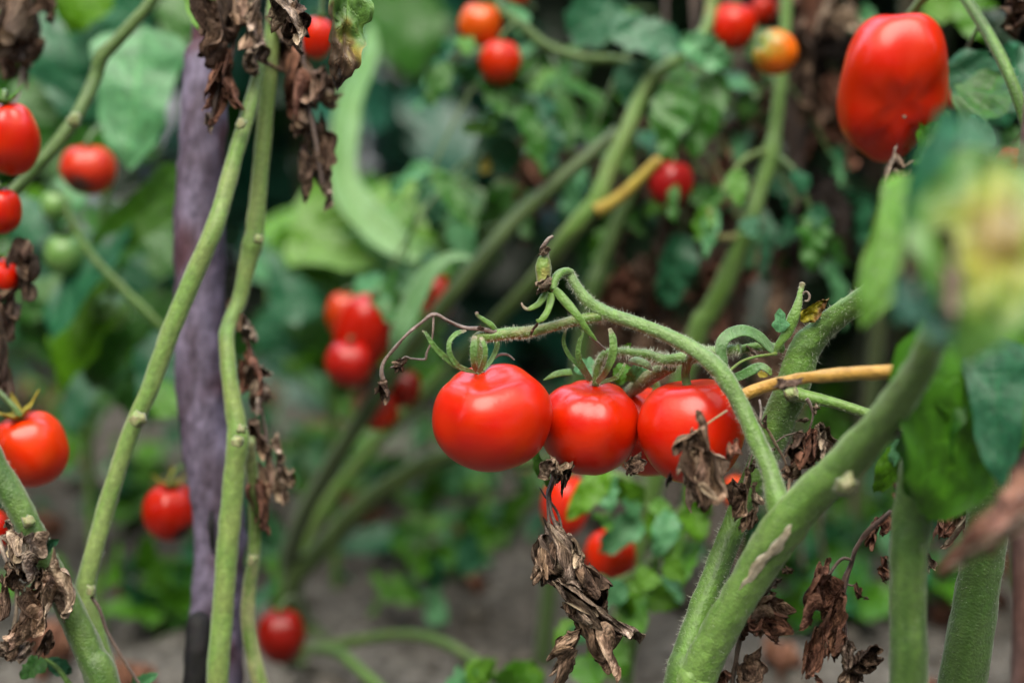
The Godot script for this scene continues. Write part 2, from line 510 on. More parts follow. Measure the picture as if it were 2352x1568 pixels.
func materials() -> void:
	var fine := noise_tex(0.05, 0.0, 1.0)
	var mottle := noise_tex(0.02, 0.72, 1.0)
	var v := vein_images()
	var dv := dry_images()
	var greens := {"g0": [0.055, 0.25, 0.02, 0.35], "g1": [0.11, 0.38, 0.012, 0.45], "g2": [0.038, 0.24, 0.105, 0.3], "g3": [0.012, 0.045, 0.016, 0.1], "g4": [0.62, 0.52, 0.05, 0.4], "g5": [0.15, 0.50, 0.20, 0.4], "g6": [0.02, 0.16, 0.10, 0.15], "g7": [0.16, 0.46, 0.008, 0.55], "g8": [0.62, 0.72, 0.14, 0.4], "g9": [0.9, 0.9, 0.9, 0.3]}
	for k in greens:
		var g: Array = greens[k]
		var m := std(k, lin(g[0], g[1], g[2]), 0.42, 0.5)
		m.albedo_texture = v[0]
		m.heightmap_enabled = true
		m.heightmap_texture = v[1]
		m.heightmap_scale = 0.06
		m.backlight_enabled = true
		m.backlight = Color(g[3], g[3] * 1.0, g[3] * (1.0 if k == "g9" else 0.4))
	var dries := {"dry": [0.60, 0.44, 0.32], "dry_tan": [0.85, 0.71, 0.55], "dry_dark": [0.33, 0.235, 0.175], "dry_red": [0.54, 0.285, 0.20], "dry_grey": [0.70, 0.59, 0.48], "dry_black": [0.04, 0.03, 0.025]}
	for k in dries:
		var g: Array = dries[k]
		var m := std(k, lin(g[0], g[1], g[2]), 0.85, 0.35)
		m.albedo_texture = dv[0]
		m.heightmap_enabled = true
		m.heightmap_texture = dv[1]
		m.heightmap_scale = 0.09
		m.backlight_enabled = true
		m.backlight = Color(0.12, 0.08, 0.05)
	var s := std("stem", Color.WHITE, 0.5, 0.5)
	s.albedo_texture = mottle
	s.uv1_triplanar = true
	s.uv1_world_triplanar = true
	s.uv1_scale = Vector3.ONE * 45.0
	s.heightmap_enabled = true
	s.heightmap_texture = fine
	s.heightmap_scale = 0.04
	s.rim_enabled = true
	s.rim = 0.45
	s.rim_tint = 0.3
	var f := std("fruit", Color.WHITE, 0.3, 0.5)
	f.roughness = 0.29
	var ff := std("fruit_focus", Color.WHITE, 0.29, 0.5)
	ff.detail_enabled = true
	ff.detail_albedo = speck_tex()
	ff.detail_blend_mode = BaseMaterial3D.BLEND_MODE_MIX
	ff.uv1_triplanar = true
	ff.uv1_scale = Vector3.ONE * 0.55
	ff.heightmap_enabled = true
	ff.heightmap_texture = fine
	ff.heightmap_scale = 0.006
	var h := std("hair", Color.WHITE, 0.5)
	h.backlight_enabled = true
	h.backlight = Color(0.5, 0.5, 0.5)
	var bark := std("bark", Color.WHITE, 0.7, 0.4)
	bark.albedo_texture = noise_tex(0.03, 0.6, 1.0)
	bark.uv1_triplanar = true
	bark.uv1_world_triplanar = true
	bark.uv1_scale = Vector3(30, 12, 30)
	bark.heightmap_enabled = true
	bark.heightmap_texture = fine
	bark.heightmap_scale = 0.05
	var soil := std("soil", Color.WHITE, 0.95, 0.2)
	soil.albedo_texture = noise_tex(0.03, 0.45, 1.0, 512)
	soil.uv1_triplanar = true
	soil.uv1_world_triplanar = true
	soil.uv1_scale = Vector3.ONE * 4.0
	soil.heightmap_enabled = true
	soil.heightmap_texture = noise_tex(0.06, 0.0, 1.0, 512)
	soil.heightmap_scale = 0.8

func shapes() -> void:
	for k in 8:
		green.append(blade({"seed": k * 1.37, "bend": 0.3 + 0.25 * (k % 4), "fold": 0.1 + 0.12 * (k % 3), "wave": 0.05 + 0.02 * (k % 3), "teeth": 3.0 + k % 3, "bite": 0.16 + 0.06 * (k % 3)}))
	for k in 4:
		broad.append(blade({"seed": 20 + k * 1.7, "bend": 0.4 + 0.3 * k, "fold": 0.12, "wave": 0.04, "bite": 0.0, "early": 0.6, "heart": 1.0, "rows": 16, "cols": 8}))
	for k in 5:
		small.append(blade({"seed": 40 + k * 2.1, "bend": 0.2 + 0.35 * k, "fold": 0.2, "wave": 0.05, "teeth": 2.0 + k % 2, "bite": 0.12, "rows": 14, "early": 0.66}))
	for k in 14:
		dry.append(crumpled(k * 1.91 + 1.0, 46, 18, 1.7 + 0.45 * (k % 5), 0.14 + 0.035 * (k % 3), 0.9 + 0.8 * (k % 4)))
	sepal_mesh = blade({"seed": 3.0, "bend": -0.9, "fold": 0.2, "wave": 0.03, "bite": 0.0, "rows": 8, "cols": 4, "early": 0.6})

# ---------- the place ----------
func _ready() -> void:
	R.seed = 41
	N.seed = 11
	N.frequency = 1.0
	N.fractal_type = FastNoiseLite.FRACTAL_NONE
	N.noise_type = FastNoiseLite.TYPE_SIMPLEX_SMOOTH
	cam_t = Transform3D(Basis(Vector3.RIGHT, deg_to_rad(PITCH)), EYE)
	var cam := Camera3D.new()
	cam.name = "camera"
	add_child(cam)
	var lens := CameraAttributesPhysical.new()
	lens.frustum_focal_length = 50.0
	lens.frustum_focus_distance = 0.65
	lens.exposure_aperture = 2.9
	lens.frustum_near = 0.02
	lens.frustum_far = 400.0
	cam.attributes = lens
	cam.transform = cam_t
	cam.current = true
	var env := Environment.new()
	env.background_mode = Environment.BG_SKY
	var sky := ProceduralSkyMaterial.new()
	sky.sky_top_color = Color(0.78, 0.87, 1.0)
	sky.sky_horizon_color = Color(0.80, 0.85, 0.94)
	sky.ground_horizon_color = Color(0.4, 0.4, 0.38)
	sky.ground_bottom_color = Color(0.25, 0.24, 0.22)
	sky.sky_curve = 0.2
	env.sky = Sky.new()
	env.sky.sky_material = sky
	env.tonemap_mode = Environment.TONE_MAPPER_LINEAR
	env.tonemap_exposure = 4.3
	env.sdfgi_enabled = true
	env.ssao_enabled = true
	env.ssil_enabled = true
	var we := WorldEnvironment.new()
	we.name = "environment"
	we.environment = env
	add_child(we)
	var sun := DirectionalLight3D.new()
	sun.name = "sun"
	sun.light_color = Color(1.0, 0.97, 0.92)
	sun.light_energy = 0.4
	sun.light_angular_distance = 50.0
	sun.shadow_enabled = true
	sun.rotation_degrees = Vector3(-64, -12, 0)
	add_child(sun)
	materials()
	shapes()
	ground()
	stakes()
	main_plant()
	right_plant()
	left_plant()
	stake_plant()
	back_plants()
	bean_plant()
	young_plants()
	far_bushes()
	added_bushes()
	fruits()
	weeds()

func soil_height(x: float, z: float) -> float:
	return 0.012 * N.get_noise_2d(x * 3.0, z * 3.0) + 0.010 * N.get_noise_2d(x * 11.0, z * 11.0) + 0.005 * N.get_noise_2d(x * 34.0, z * 34.0) - 0.012

func ground() -> void:
	var n := 190
	var P := PackedVector3Array()
	var C := PackedColorArray()
	var I := PackedInt32Array()
	for i in n + 1:
		for j in n + 1:
			var u := 2.0 * i / n - 1.0
			var v := 2.0 * j / n - 1.0
			var x := u * 1.6 + signf(u) * pow(absf(u), 7.0) * 90.0
			var z := -1.4 + v * 1.6 + signf(v) * pow(absf(v), 7.0) * 90.0
			P.append(Vector3(x, soil_height(x, z), z))
			var m := clampf(0.5 + 0.7 * N.get_noise_2d(x * 5.0, z * 5.0) + 0.4 * N.get_noise_2d(x * 25.0, z * 25.0), 0.0, 1.0)
			C.append(Color(0.19, 0.175, 0.155).lerp(Color(0.33, 0.315, 0.29), m))
	for i in n:
		for j in n:
			var q := i * (n + 1) + j
			I.append_array([q, q + n + 1, q + 1, q + 1, q + n + 1, q + n + 2])
	var g := part(self, "ground", mesh_of(P, C, PackedVector2Array(), I), M.soil)
	g.set_meta("kind", "structure")
	g.set_meta("label", "dry grey brown garden soil under the tomato plants")
	g.set_meta("category", "soil")
	# crumbs of soil and scattered bits of dead leaf
	var lump := fruit_mesh({"na": 9, "nv": 6, "tall": 0.7, "amp": 0.12, "lobes": 3.0, "dip": 0.0, "foot": 0.0, "col": Color(0.14, 0.125, 0.105), "col2": Color(0.25, 0.23, 0.2), "seed": 2.0})
	var mm := MultiMesh.new()
	mm.transform_format = MultiMesh.TRANSFORM_3D
	mm.mesh = lump
	mm.instance_count = 900
	for k in 900:
		var x := R.randf_range(-1.3, 1.3)
		var z := R.randf_range(-2.8, -0.3)
		var s := 0.004 + 0.026 * pow(R.randf(), 3.0)
		mm.set_instance_transform(k, Transform3D(Basis(Vector3.UP, R.randf() * TAU).scaled(Vector3(s, s * 0.8, s * 1.2)), Vector3(x, soil_height(x, z) + s * 0.3, z)))
	var mi := MultiMeshInstance3D.new()
	mi.name = "soil_crumbs"
	mi.multimesh = mm
	mi.material_override = M.soil
	mi.set_meta("kind", "stuff")
	mi.set_meta("label", "crumbs and clods of soil scattered on the ground")
	mi.set_meta("category", "soil")
	add_child(mi)
	var ml := MultiMesh.new()
	ml.transform_format = MultiMesh.TRANSFORM_3D
	ml.mesh = dry[3]
	ml.instance_count = 240
	for k in 240:
		var x := R.randf_range(-1.2, 1.2)
		var z := R.randf_range(-2.6, -0.5)
		var s := R.randf_range(0.02, 0.07)
		var b := Basis(Vector3.UP, R.randf() * TAU) * Basis(Vector3.RIGHT, PI * 0.5 + R.randf_range(-0.3, 0.3))
		ml.set_instance_transform(k, Transform3D(b.scaled(Vector3(s * 0.7, s, s * 0.7)), Vector3(x, soil_height(x, z) + 0.005, z)))
	var li := MultiMeshInstance3D.new()
	li.name = "leaf_litter"
	li.multimesh = ml
	li.material_override = M.dry_red
	li.set_meta("kind", "stuff")
	li.set_meta("label", "dead curled leaves scattered over the soil")
	li.set_meta("category", "leaf litter")
	add_child(li)

func stakes() -> void:
	var pole := func(s: float, a: float, p: Vector3) -> Color:
		var c := Color(0.115, 0.085, 0.125).lerp(Color(0.28, 0.24, 0.36), clampf(0.5 + 0.8 * N.get_noise_3d(p.x * 50.0, p.y * 12.0, p.z * 50.0) + 0.4 * N.get_noise_3d(p.x * 160.0, p.y * 50.0, p.z * 160.0), 0.0, 1.0))
		c = c.lerp(Color(0.10, 0.03, 0.035), clampf(2.4 * N.get_noise_3d(p.x * 25.0 + 4.0, p.y * 17.0, p.z * 25.0) - 0.7, 0.0, 0.8))
		return c
	var t := thing("wooden_stake", "thick purple-brown wooden stake standing behind the tall pale green stem", "stake", Vector3(at(497, 1568, 0.79).x, 0, at(497, 1568, 0.79).z))
	var up := at(500, -60, 0.80) + Vector3(0.01, 0.35, -0.01)
	var pts := [up]
	var rad := [0.008]
	for a in [[482, -60, 0.80, 76], [470, 150, 0.795, 96], [466, 300, 0.79, 106], [458, 450, 0.79, 112], [457, 600, 0.79, 114], [458, 800, 0.79, 116], [467, 950, 0.79, 116], [487, 1090, 0.79, 118], [503, 1200, 0.79, 116], [503, 1320, 0.79, 118], [497, 1430, 0.79, 126], [494, 1590, 0.79, 130]]:
		pts.append(pt("", a))
		rad.append(a[3] * 0.5 * px(a[2]))
	var low: Vector3 = pts[-1]
	pts.append(Vector3(low.x, -0.05, low.z))
	rad.append(rad[-1] * 1.05)
	part(t, "pole", tube(pts, rad, {"sides": 22, "sub": 9, "bump": 0.05, "colf": pole}), M.bark)
	# a dark rubber sleeve on one side and above it the shade of a split as a near-black tube
	stalk(t, "sleeve", "", [[458, 1418, 0.772, 44], [456, 1440, 0.768, 60], [455, 1500, 0.766, 64], [453, 1580, 0.766, 66], [453, 1680, 0.766, 66]], {"col": Color(0.012, 0.012, 0.014), "col2": Color(0.03, 0.028, 0.03), "sides": 14}, "bark")
	stalk(t, "split_shade", "", [[486, 1175, 0.768, 8], [485, 1205, 0.764, 18], [487, 1240, 0.764, 14], [490, 1275, 0.766, 5]], {"col": Color(0.008, 0.008, 0.01), "col2": Color(0.02, 0.02, 0.02), "sides": 8}, "bark")
	var t2 := thing("wooden_stake", "brown wooden stake at the right edge of the picture", "stake", Vector3(at(2372, 1500, 0.56).x, 0, at(2372, 1500, 0.56).z))
	var b0 := at(2362, 1700, 0.56)
	var pole2 := func(s: float, a: float, p: Vector3) -> Color:
		return Color(0.2, 0.10, 0.08).lerp(Color(0.30, 0.20, 0.19), clampf(0.5 + N.get_noise_3d(p.x * 50.0, p.y * 12.0, p.z * 50.0), 0.0, 1.0))
	part(t2, "pole", tube([at(2382, 300, 0.58) + Vector3(0.02, 0.5, -0.03), at(2382, 300, 0.58), at(2372, 700, 0.57), at(2366, 1100, 0.56), b0, Vector3(b0.x, -0.05, b0.z)], [0.005, 0.006, 0.0065, 0.007, 0.0075, 0.008], {"sides": 16, "sub": 8, "colf": pole2}), M.bark)

const SL := Color(0.31, 0.46, 0.13)     # pale stem green
const SM := Color(0.21, 0.37, 0.07)
const SD := Color(0.10, 0.20, 0.035)
const SY := Color(0.62, 0.36, 0.06)     # yellowing stalk
const TW := Color(0.17, 0.11, 0.085)    # dry twig

func scar(parent: Node3D, s: String, a: Array, w: float, to: Vector3) -> void:
	var r: float = w * 0.5 * float(sheets[s][2]) * px(a[2])
	var p := pt(s, a)
	var d := to.normalized()
	part(parent, "leaf_scar", tube([p - d * r * 1.2, p - d * r * 0.2, p + d * r * 0.12, p + d * r * 0.12, p - d * r * 0.05], [r * 1.3, r * 1.05, r * 0.75, r * 0.5, r * 0.1], {"sides": 12, "sub": 2, "col": Color(0.40, 0.46, 0.2), "col2": Color(0.36, 0.33, 0.16), "tip": Color(0.66, 0.58, 0.4), "tip_from": 0.55, "bump": 0.25, "freq": 250.0}), M.stem)

func main_plant() -> void:
	var root := at(1560, 1568, 0.63)
	var t := thing("tomato_plant", "green tomato plant in focus carrying the cluster of three red tomatoes", "tomato plant", Vector3(root.x, 0, root.z), "tomato plants")
	# the two thick stems
	var m1 := stalk(t, "stem", "", [[2330, 540, 0.50, 50], [2210, 680, 0.50, 56], [2145, 780, 0.51, 66], [2112, 850, 0.525, 72], [2045, 945, 0.55, 78], [1950, 1055, 0.575, 86], [1870, 1132, 0.59, 92], [1800, 1212, 0.60, 98], [1742, 1300, 0.61, 90], [1690, 1385, 0.616, 84], [1645, 1465, 0.622, 84], [1606, 1545, 0.627, 90], [1582, 1620, 0.63, 98]], {"col": SL, "col2": SM, "sides": 20, "sub": 8, "ridge": 0.03, "hairs": 2600, "hair": 0.0014, "down": Vector3(-0.03, 0, -0.01)})
	var m2 := stalk(t, "stem", "", [[2090, 590, 0.60, 46], [2040, 640, 0.615, 50], [1975, 690, 0.63, 53], [1900, 745, 0.645, 58], [1850, 800, 0.652, 72], [1825, 870, 0.655, 78], [1790, 960, 0.66, 74], [1742, 1080, 0.66, 64], [1702, 1170, 0.658, 58], [1665, 1260, 0.652, 56], [1634, 1340, 0.646, 58], [1604, 1420, 0.64, 62], [1576, 1510, 0.634, 68], [1560, 1600, 0.632, 76]], {"col": SM, "col2": Color(0.13, 0.22, 0.06), "sides": 18, "sub": 8, "ridge": 0.05, "hairs": 3200, "hair": 0.003, "down": Vector3(-0.02, 0, 0.0)})
	scar(t, "", [1955, 1122, 0.562, 0], 44, Vector3(0.5, -0.4, 0.9))
	scar(t, "", [1828, 902, 0.638, 0], 30, Vector3(0.7, 0.3, 0.5))
	# long pale wound in the bark
	stalk(m1, "bark_wound", "8", [[985, 480, 0.589, 14], [905, 575, 0.590, 48], [820, 675, 0.5945, 62], [735, 765, 0.599, 66], [665, 850, 0.603, 50], [610, 930, 0.607, 14]], {"col": Color(0.78, 0.68, 0.5), "col2": Color(0.55, 0.45, 0.3), "flat": 0.16, "face": Vector3(0.25, 0.3, 0.9), "sides": 10, "sub": 9, "bump": 0.5, "freq": 260.0})
	# flower stalk that carries the fruit
	stalk(t, "truss_stem", "", [[1812, 1205, 0.60, 70], [1790, 1165, 0.603, 56], [1768, 1080, 0.61, 44], [1742, 1020, 0.615, 42], [1706, 940, 0.62, 40], [1672, 878, 0.622, 42], [1640, 838, 0.625, 42], [1590, 800, 0.63, 36], [1520, 765, 0.635, 33], [1440, 735, 0.64, 32], [1385, 716, 0.645, 33], [1350, 692, 0.646, 29], [1322, 655, 0.647, 24], [1308, 630, 0.648, 22]], {"col": Color(0.30, 0.42, 0.18), "col2": SM, "sides": 16, "sub": 7, "ridge": 0.02, "hairs": 2600, "hair": 0.0022, "bump": 0.06})
	stalk(t, "truss_stem", "", [[1395, 722, 0.645, 26], [1340, 733, 0.645, 25], [1290, 744, 0.645, 24], [1240, 757, 0.645, 24], [1205, 764, 0.645, 28], [1170, 766, 0.645, 27], [1130, 772, 0.645, 25], [1102, 776, 0.645, 30], [1096, 792, 0.645, 30], [1098, 830, 0.646, 24], [1100, 860, 0.647, 22]], {"col": SM, "col2": Color(0.22, 0.22, 0.07), "sides": 14, "sub": 6, "hairs": 1500, "hair": 0.0026, "bump": 0.07})
	stalk(t, "truss_stem", "", [[1700, 800, 0.642, 24], [1668, 806, 0.645, 26], [1625, 812, 0.648, 30], [1570, 824, 0.65, 28], [1530, 828, 0.653, 30], [1500, 818, 0.655, 26], [1460, 812, 0.657, 22], [1420, 808, 0.66, 21], [1390, 815, 0.664, 20], [1375, 840, 0.667, 20], [1368, 885, 0.668, 20]], {"col": Color(0.27, 0.37, 0.14), "col2": SM, "sides": 12, "sub": 6, "hairs": 2600, "hair": 0.0034, "bump": 0.12})
	stalk(t, "truss_stem", "", [[1690, 806, 0.65, 22], [1740, 796, 0.655, 20], [1800, 800, 0.652, 22]], {"col": SM, "hairs": 200})
	stalk(t, "truss_stem", "", [[1545, 842, 0.656, 26], [1510, 856, 0.668, 34], [1470, 882, 0.684, 36], [1445, 902, 0.70, 26]], {"col": Color(0.22, 0.27, 0.06), "col2": Color(0.30, 0.30, 0.09), "hairs": 500})
	# the withered flower on the bent end
	stalk(t, "truss_stem", "a", [[960, 800, 0.648, 150], [880, 770, 0.645, 130], [760, 830, 0.642, 150], [690, 950, 0.640, 150], [670, 1080, 0.638, 110]], {"col": Color(0.30, 0.42, 0.17), "col2": SM, "hairs": 150, "hair": 0.001})
	stalk(t, "ovary", "a", [[540, 1080, 0.638, 130], [520, 980, 0.637, 230], [510, 880, 0.637, 230], [510, 720, 0.637, 270], [520, 600, 0.637, 220], [545, 500, 0.637, 120], [560, 440, 0.637, 90]], {"col": Color(0.27, 0.38, 0.06), "col2": Color(0.38, 0.36, 0.09), "tip": Color(0.5, 0.4, 0.34), "tip_from": 0.75, "sides": 14, "ridge": 0.06})
	stalk(t, "style", "a", [[500, 480, 0.636, 60], [480, 420, 0.635, 70], [540, 320, 0.634, 70], [600, 240, 0.634, 60], [670, 200, 0.634, 50]], {"col": TW, "col2": Color(0.3, 0.24, 0.2)})
	dl(t, "a", [640, 900, 0.634], [380, 1150, 0.634], 230, 2, "dry_tan", 20)
	dl(t, "a", [500, 520, 0.634], [640, 380, 0.634], 120, 5, "dry_tan", 0)
	var fz := Vector3(-0.2, 0.3, 0.9)
	stalk(t, "sepal", "a", [[580, 1110, 0.638, 100], [510, 1200, 0.636, 130], [440, 1300, 0.634, 110], [340, 1360, 0.632, 90], [250, 1390, 0.632, 55], [180, 1340, 0.632, 40], [155, 1285, 0.632, 20]], {"col": Color(0.25, 0.42, 0.06), "tip": Color(0.45, 0.33, 0.27), "tip_from": 0.55, "flat": 0.4, "face": fz})
	stalk(t, "sepal", "a", [[640, 1130, 0.637, 110], [630, 1250, 0.635, 130], [590, 1400, 0.633, 110], [520, 1520, 0.632, 110], [440, 1580, 0.632, 70], [400, 1560, 0.632, 30]], {"col": Color(0.24, 0.40, 0.06), "col2": SM, "flat": 0.35, "face": fz})
	stalk(t, "sepal", "a", [[700, 1080, 0.637, 130], [800, 1180, 0.634, 150], [930, 1330, 0.632, 150], [1060, 1480, 0.630, 130], [1170, 1640, 0.630, 110], [1280, 1790, 0.631, 80], [1380, 1900, 0.632, 30]], {"col": Color(0.22, 0.36, 0.07), "col2": SM, "flat": 0.4, "face": fz})
	# leaf shoot in the fork
	stalk(t, "leaf", "c", [[870, 1120, 0.65, 130], [800, 1060, 0.648, 200], [660, 930, 0.645, 230], [480, 840, 0.642, 210], [300, 860, 0.64, 200], [170, 950, 0.638, 180], [120, 1080, 0.637, 170], [150, 1220, 0.637, 150], [200, 1330, 0.637, 70]], {"col": Color(0.19, 0.34, 0.15), "col2": Color(0.14, 0.28, 0.10), "flat": 0.28, "fold": 0.25, "face": Vector3(0.1, 0.75, 0.6), "sides": 14, "hairs": 300, "hair": 0.001})
	dl(t, "c", [470, 1030, 0.652], [690, 1190, 0.65], 120, 4, "dry_tan", 30)
	stalk(t, "leaf", "c", [[900, 1140, 0.648, 60], [780, 1160, 0.645, 45], [600, 1190, 0.643, 40], [420, 1250, 0.64, 40], [300, 1340, 0.637, 45], [245, 1400, 0.635, 40]], {"col": Color(0.25, 0.27, 0.06), "col2": SM})
	var lf := stalk(t, "leaf", "c", [[890, 1120, 0.648, 70], [950, 1000, 0.646, 110], [1060, 840, 0.645, 150], [1140, 650, 0.644, 170], [1200, 480, 0.644, 130], [1230, 330, 0.645, 80], [1255, 220, 0.646, 75], [1270, 150, 0.646, 80]], {"col": Color(0.27, 0.38, 0.12), "col2": SM, "tip": Color(0.3, 0.27, 0.15), "tip_from": 0.8, "flat": 0.5, "face": Vector3(-0.3, 0.2, 0.9), "hairs": 160, "hair": 0.001})
	gl(lf, "c", [960, 850, 0.643], [955, 500, 0.643], 230, small, 0, "g5", 0, "leaflet")
	var yel := func(u: float, v: float) -> Color:
		var y := Color(0.95, 1.0, 0.35).lerp(Color(0.42, 0.22, 0.30), clampf((absf(u + 0.3) + v * 1.5 - 1.25) * 2.5 + fbm(Vector3(u * 3.0, v * 5.0, 1.0)), 0.0, 1.0))
		return y
	var ym := blade({"seed": 7.7, "bend": -0.4, "fold": 0.35, "wave": 0.14, "bite": 0.1, "rows": 26, "cols": 10, "colf": yel})
	lay(lf, "leaflet", ym, M.g4, pt("c", [1240, 690, 0.643]), pt("c", [1640, 330, 0.641]), 220 * 0.164 * px(0.643), 20)
	stalk(lf, "tendril", "c", [[1270, 300, 0.645, 30], [1330, 275, 0.644, 30], [1370, 330, 0.643, 36], [1350, 400, 0.643, 34], [1300, 405, 0.643, 26]], {"col": Color(0.4, 0.32, 0.25), "col2": TW})
	# small curled leaf with yellow edge
	var l2 := stalk(t, "leaf", "c", [[180, 1530, 0.64, 120], [380, 1470, 0.637, 140], [560, 1380, 0.634, 150], [680, 1325, 0.633, 120], [780, 1370, 0.632, 100], [830, 1440, 0.632, 50]], {"col": Color(0.10, 0.25, 0.07), "col2": Color(0.07, 0.2, 0.07), "tip": Color(0.2, 0.28, 0.06), "tip_from": 0.6, "flat": 0.3, "fold": 0.3, "face": Vector3(0.1, 0.6, 0.75), "sides": 12, "hairs": 100, "hair": 0.001})
	lay(l2, "leaflet", small[1], M.g4, pt("c", [640, 1420, 0.631]), pt("c", [800, 1450, 0.630]), 0.003, 0)
	# yellow stalk and the stalk to the right
	stalk(t, "leaf_stalk", "", [[1698, 922, 0.63, 26], [1715, 905, 0.63, 30], [1780, 882, 0.625, 27], [1850, 868, 0.615, 28], [1950, 859, 0.60, 31], [2080, 852, 0.585, 34], [2160, 846, 0.575, 30], [2230, 838, 0.57, 24]], {"col": SY, "col2": Color(0.55, 0.29, 0.05), "sides": 12, "bump": 0.1, "freq": 150.0})
	dl(t, "6", [985, 870, 0.606], [1150, 850, 0.602], 50, 6, "dry_dark", 40)
	stalk(t, "leaf_stalk", "", [[1820, 903, 0.65, 40], [1855, 912, 0.645, 30], [1920, 926, 0.64, 25], [2010, 955, 0.635, 24], [2110, 992, 0.63, 24]], {"col": SL, "col2": SM, "hairs": 350, "hair": 0.001})
	# leaves near the fruit
	gl(t, "7", [1400, 60, 0.685], [1450, 345, 0.68], 110, small, 2, "g1", 50)
	stalk(t, "sepal", "5", [[1540, 905, 0.675, 50], [1450, 918, 0.672, 44], [1370, 955, 0.672, 10]], {"col": Color(0.20, 0.36, 0.06), "flat": 0.3, "face": Vector3(0, 0.6, 0.7)})
	gl(t, "5", [1700, 880, 0.69], [1560, 880, 0.685], 130, small, 1, "g5", 10)
	gl(t, "b", [420, 640, 0.69], [300, 900, 0.685], 240, small, 3, "g1", 0)
	gl(t, "b", [640, 640, 0.675], [420, 940, 0.68], 260, small, 2, "g5", -20)
	gl(t, "b", [340, 470, 0.665], [520, 400, 0.668], 120, small, 1, "g7", 40)
	stalk(t, "bud", "b", [[470, 600, 0.655, 60], [560, 600, 0.65, 110], [660, 640, 0.648, 100], [740, 715, 0.648, 30]], {"col": Color(0.32, 0.4, 0.22), "tip": TW, "tip_from": 0.7, "hairs": 200, "hair": 0.0012})
	stalk(t, "bud", "b", [[1180, 470, 0.65, 100], [1300, 470, 0.648, 150], [1420, 500, 0.646, 140], [1480, 570, 0.645, 60]], {"col": Color(0.3, 0.4, 0.2), "col2": SM, "hairs": 400, "hair": 0.0016})
	# dead flower stalk that hangs left of the first fruit
	stalk(t, "dry_twig", "5", [[1080, 665, 0.644, 30], [980, 645, 0.642, 26], [880, 635, 0.64, 22], [780, 590, 0.638, 20], [695, 555, 0.636, 22], [610, 610, 0.635, 18], [520, 690, 0.634, 18], [430, 790, 0.634, 22], [385, 860, 0.634, 20], [380, 930, 0.634, 24], [405, 985, 0.634, 20]], {"col": TW, "col2": Color(0.26, 0.19, 0.17), "sides": 8, "bump": 0.25, "freq": 300.0})
	stalk(t, "dry_twig", "5", [[695, 560, 0.636, 12], [690, 640, 0.634, 12], [680, 720, 0.633, 12], [655, 790, 0.632, 14], [640, 830, 0.632, 14], [560, 825, 0.632, 12], [520, 815, 0.632, 14], [470, 860, 0.632, 16], [430, 880, 0.632, 12]], {"col": TW, "col2": Color(0.08, 0.06, 0.05), "sides": 6, "bump": 0.4})
	dl(t, "5", [405, 950, 0.633], [395, 1105, 0.632], 110, 1, "dry_dark", 10)
	dl(t, "5", [520, 820, 0.632], [440, 920, 0.631], 90, 8, "dry_dark", 60)
	dl(t, "5", [960, 640, 0.641], [1010, 625, 0.64], 40, 3, "dry_dark", 0)
	stalk(t, "sepal", "5", [[1080, 660, 0.645, 34], [1050, 620, 0.643, 40], [1000, 585, 0.642, 34], [965, 560, 0.641, 22], [960, 540, 0.641, 24]], {"col": SM, "tip": TW, "tip_from": 0.6, "flat": 0.5, "face": Vector3(0, 0.7, 0.7)})
	dl(t, "5", [1330, 615, 0.636], [1275, 695, 0.636], 40, 9, "dry_red", 0)
	# hanging bunch of dead leaves below the fruit
	stalk(t, "dry_twig", "e", [[240, 120, 0.672, 36], [215, 220, 0.667, 34], [190, 320, 0.662, 36], [215, 450, 0.658, 26], [270, 590, 0.655, 24], [300, 760, 0.655, 20]], {"col": TW, "col2": Color(0.24, 0.18, 0.16), "sides": 8, "bump": 0.2})
	stalk(t, "dry_twig", "e", [[185, 330, 0.662, 22], [190, 450, 0.656, 20], [205, 590, 0.653, 22], [225, 760, 0.652, 18]], {"col": TW, "sides": 6})
	stalk(t, "dry_twig", "e", [[195, 350, 0.662, 20], [250, 430, 0.664, 18], [275, 520, 0.662, 18], [285, 600, 0.66, 18]], {"col": TW, "sides": 6})
	stalk(t, "dry_twig", "e", [[130, 260, 0.668, 10], [165, 320, 0.665, 14], [190, 350, 0.662, 14]], {"col": Color(0.06, 0.05, 0.04), "sides": 6})
	for a in [[190, 590, 110, 960, 190, 0, "dry_grey", 0], [230, 620, 130, 1000, 170, 3, "dry", -30], [290, 600, 420, 1000, 200, 6, "dry_grey", 20], [350, 620, 430, 860, 130, 8, "dry_tan", 40], [230, 900, 470, 1240, 210, 2, "dry_grey", -10], [420, 780, 560, 980, 200, 11, "dry_dark", 10], [430, 900, 560, 1130, 190, 5, "dry_dark", 30], [490, 1080, 850, 1325, 190, 9, "dry_grey", 0], [350, 950, 430, 1120, 140, 12, "dry", 50], [330, 1050, 540, 1260, 200, 10, "dry_dark", -40], [240, 740, 290, 980, 190, 4, "dry_dark", 10], [400, 1220, 240, 1580, 200, 1, "dry", 20], [430, 1240, 720, 1560, 210, 7, "dry", -15], [370, 1270, 290, 1560, 130, 13, "dry_tan", 60], [480, 1230, 530, 1210, 120, 0, "dry_tan", 0], [250, 150, 180, 60, 110, 3, "dry_tan", 0], [200, 190, 150, 90, 100, 7, "dry_tan", 40], [260, 130, 250, 240, 90, 2, "dry_tan", -30], [310, 160, 290, 320, 55, 10, "dry_dark", 0], [740, 60, 730, 190, 120, 5, "dry_dark", 0]]:
		dl(t, "e", [a[0], a[1], 0.655 + 0.012 * sin(a[0])], [a[2], a[3], 0.652 + 0.012 * cos(a[1])], a[4], a[5], a[6], a[7])
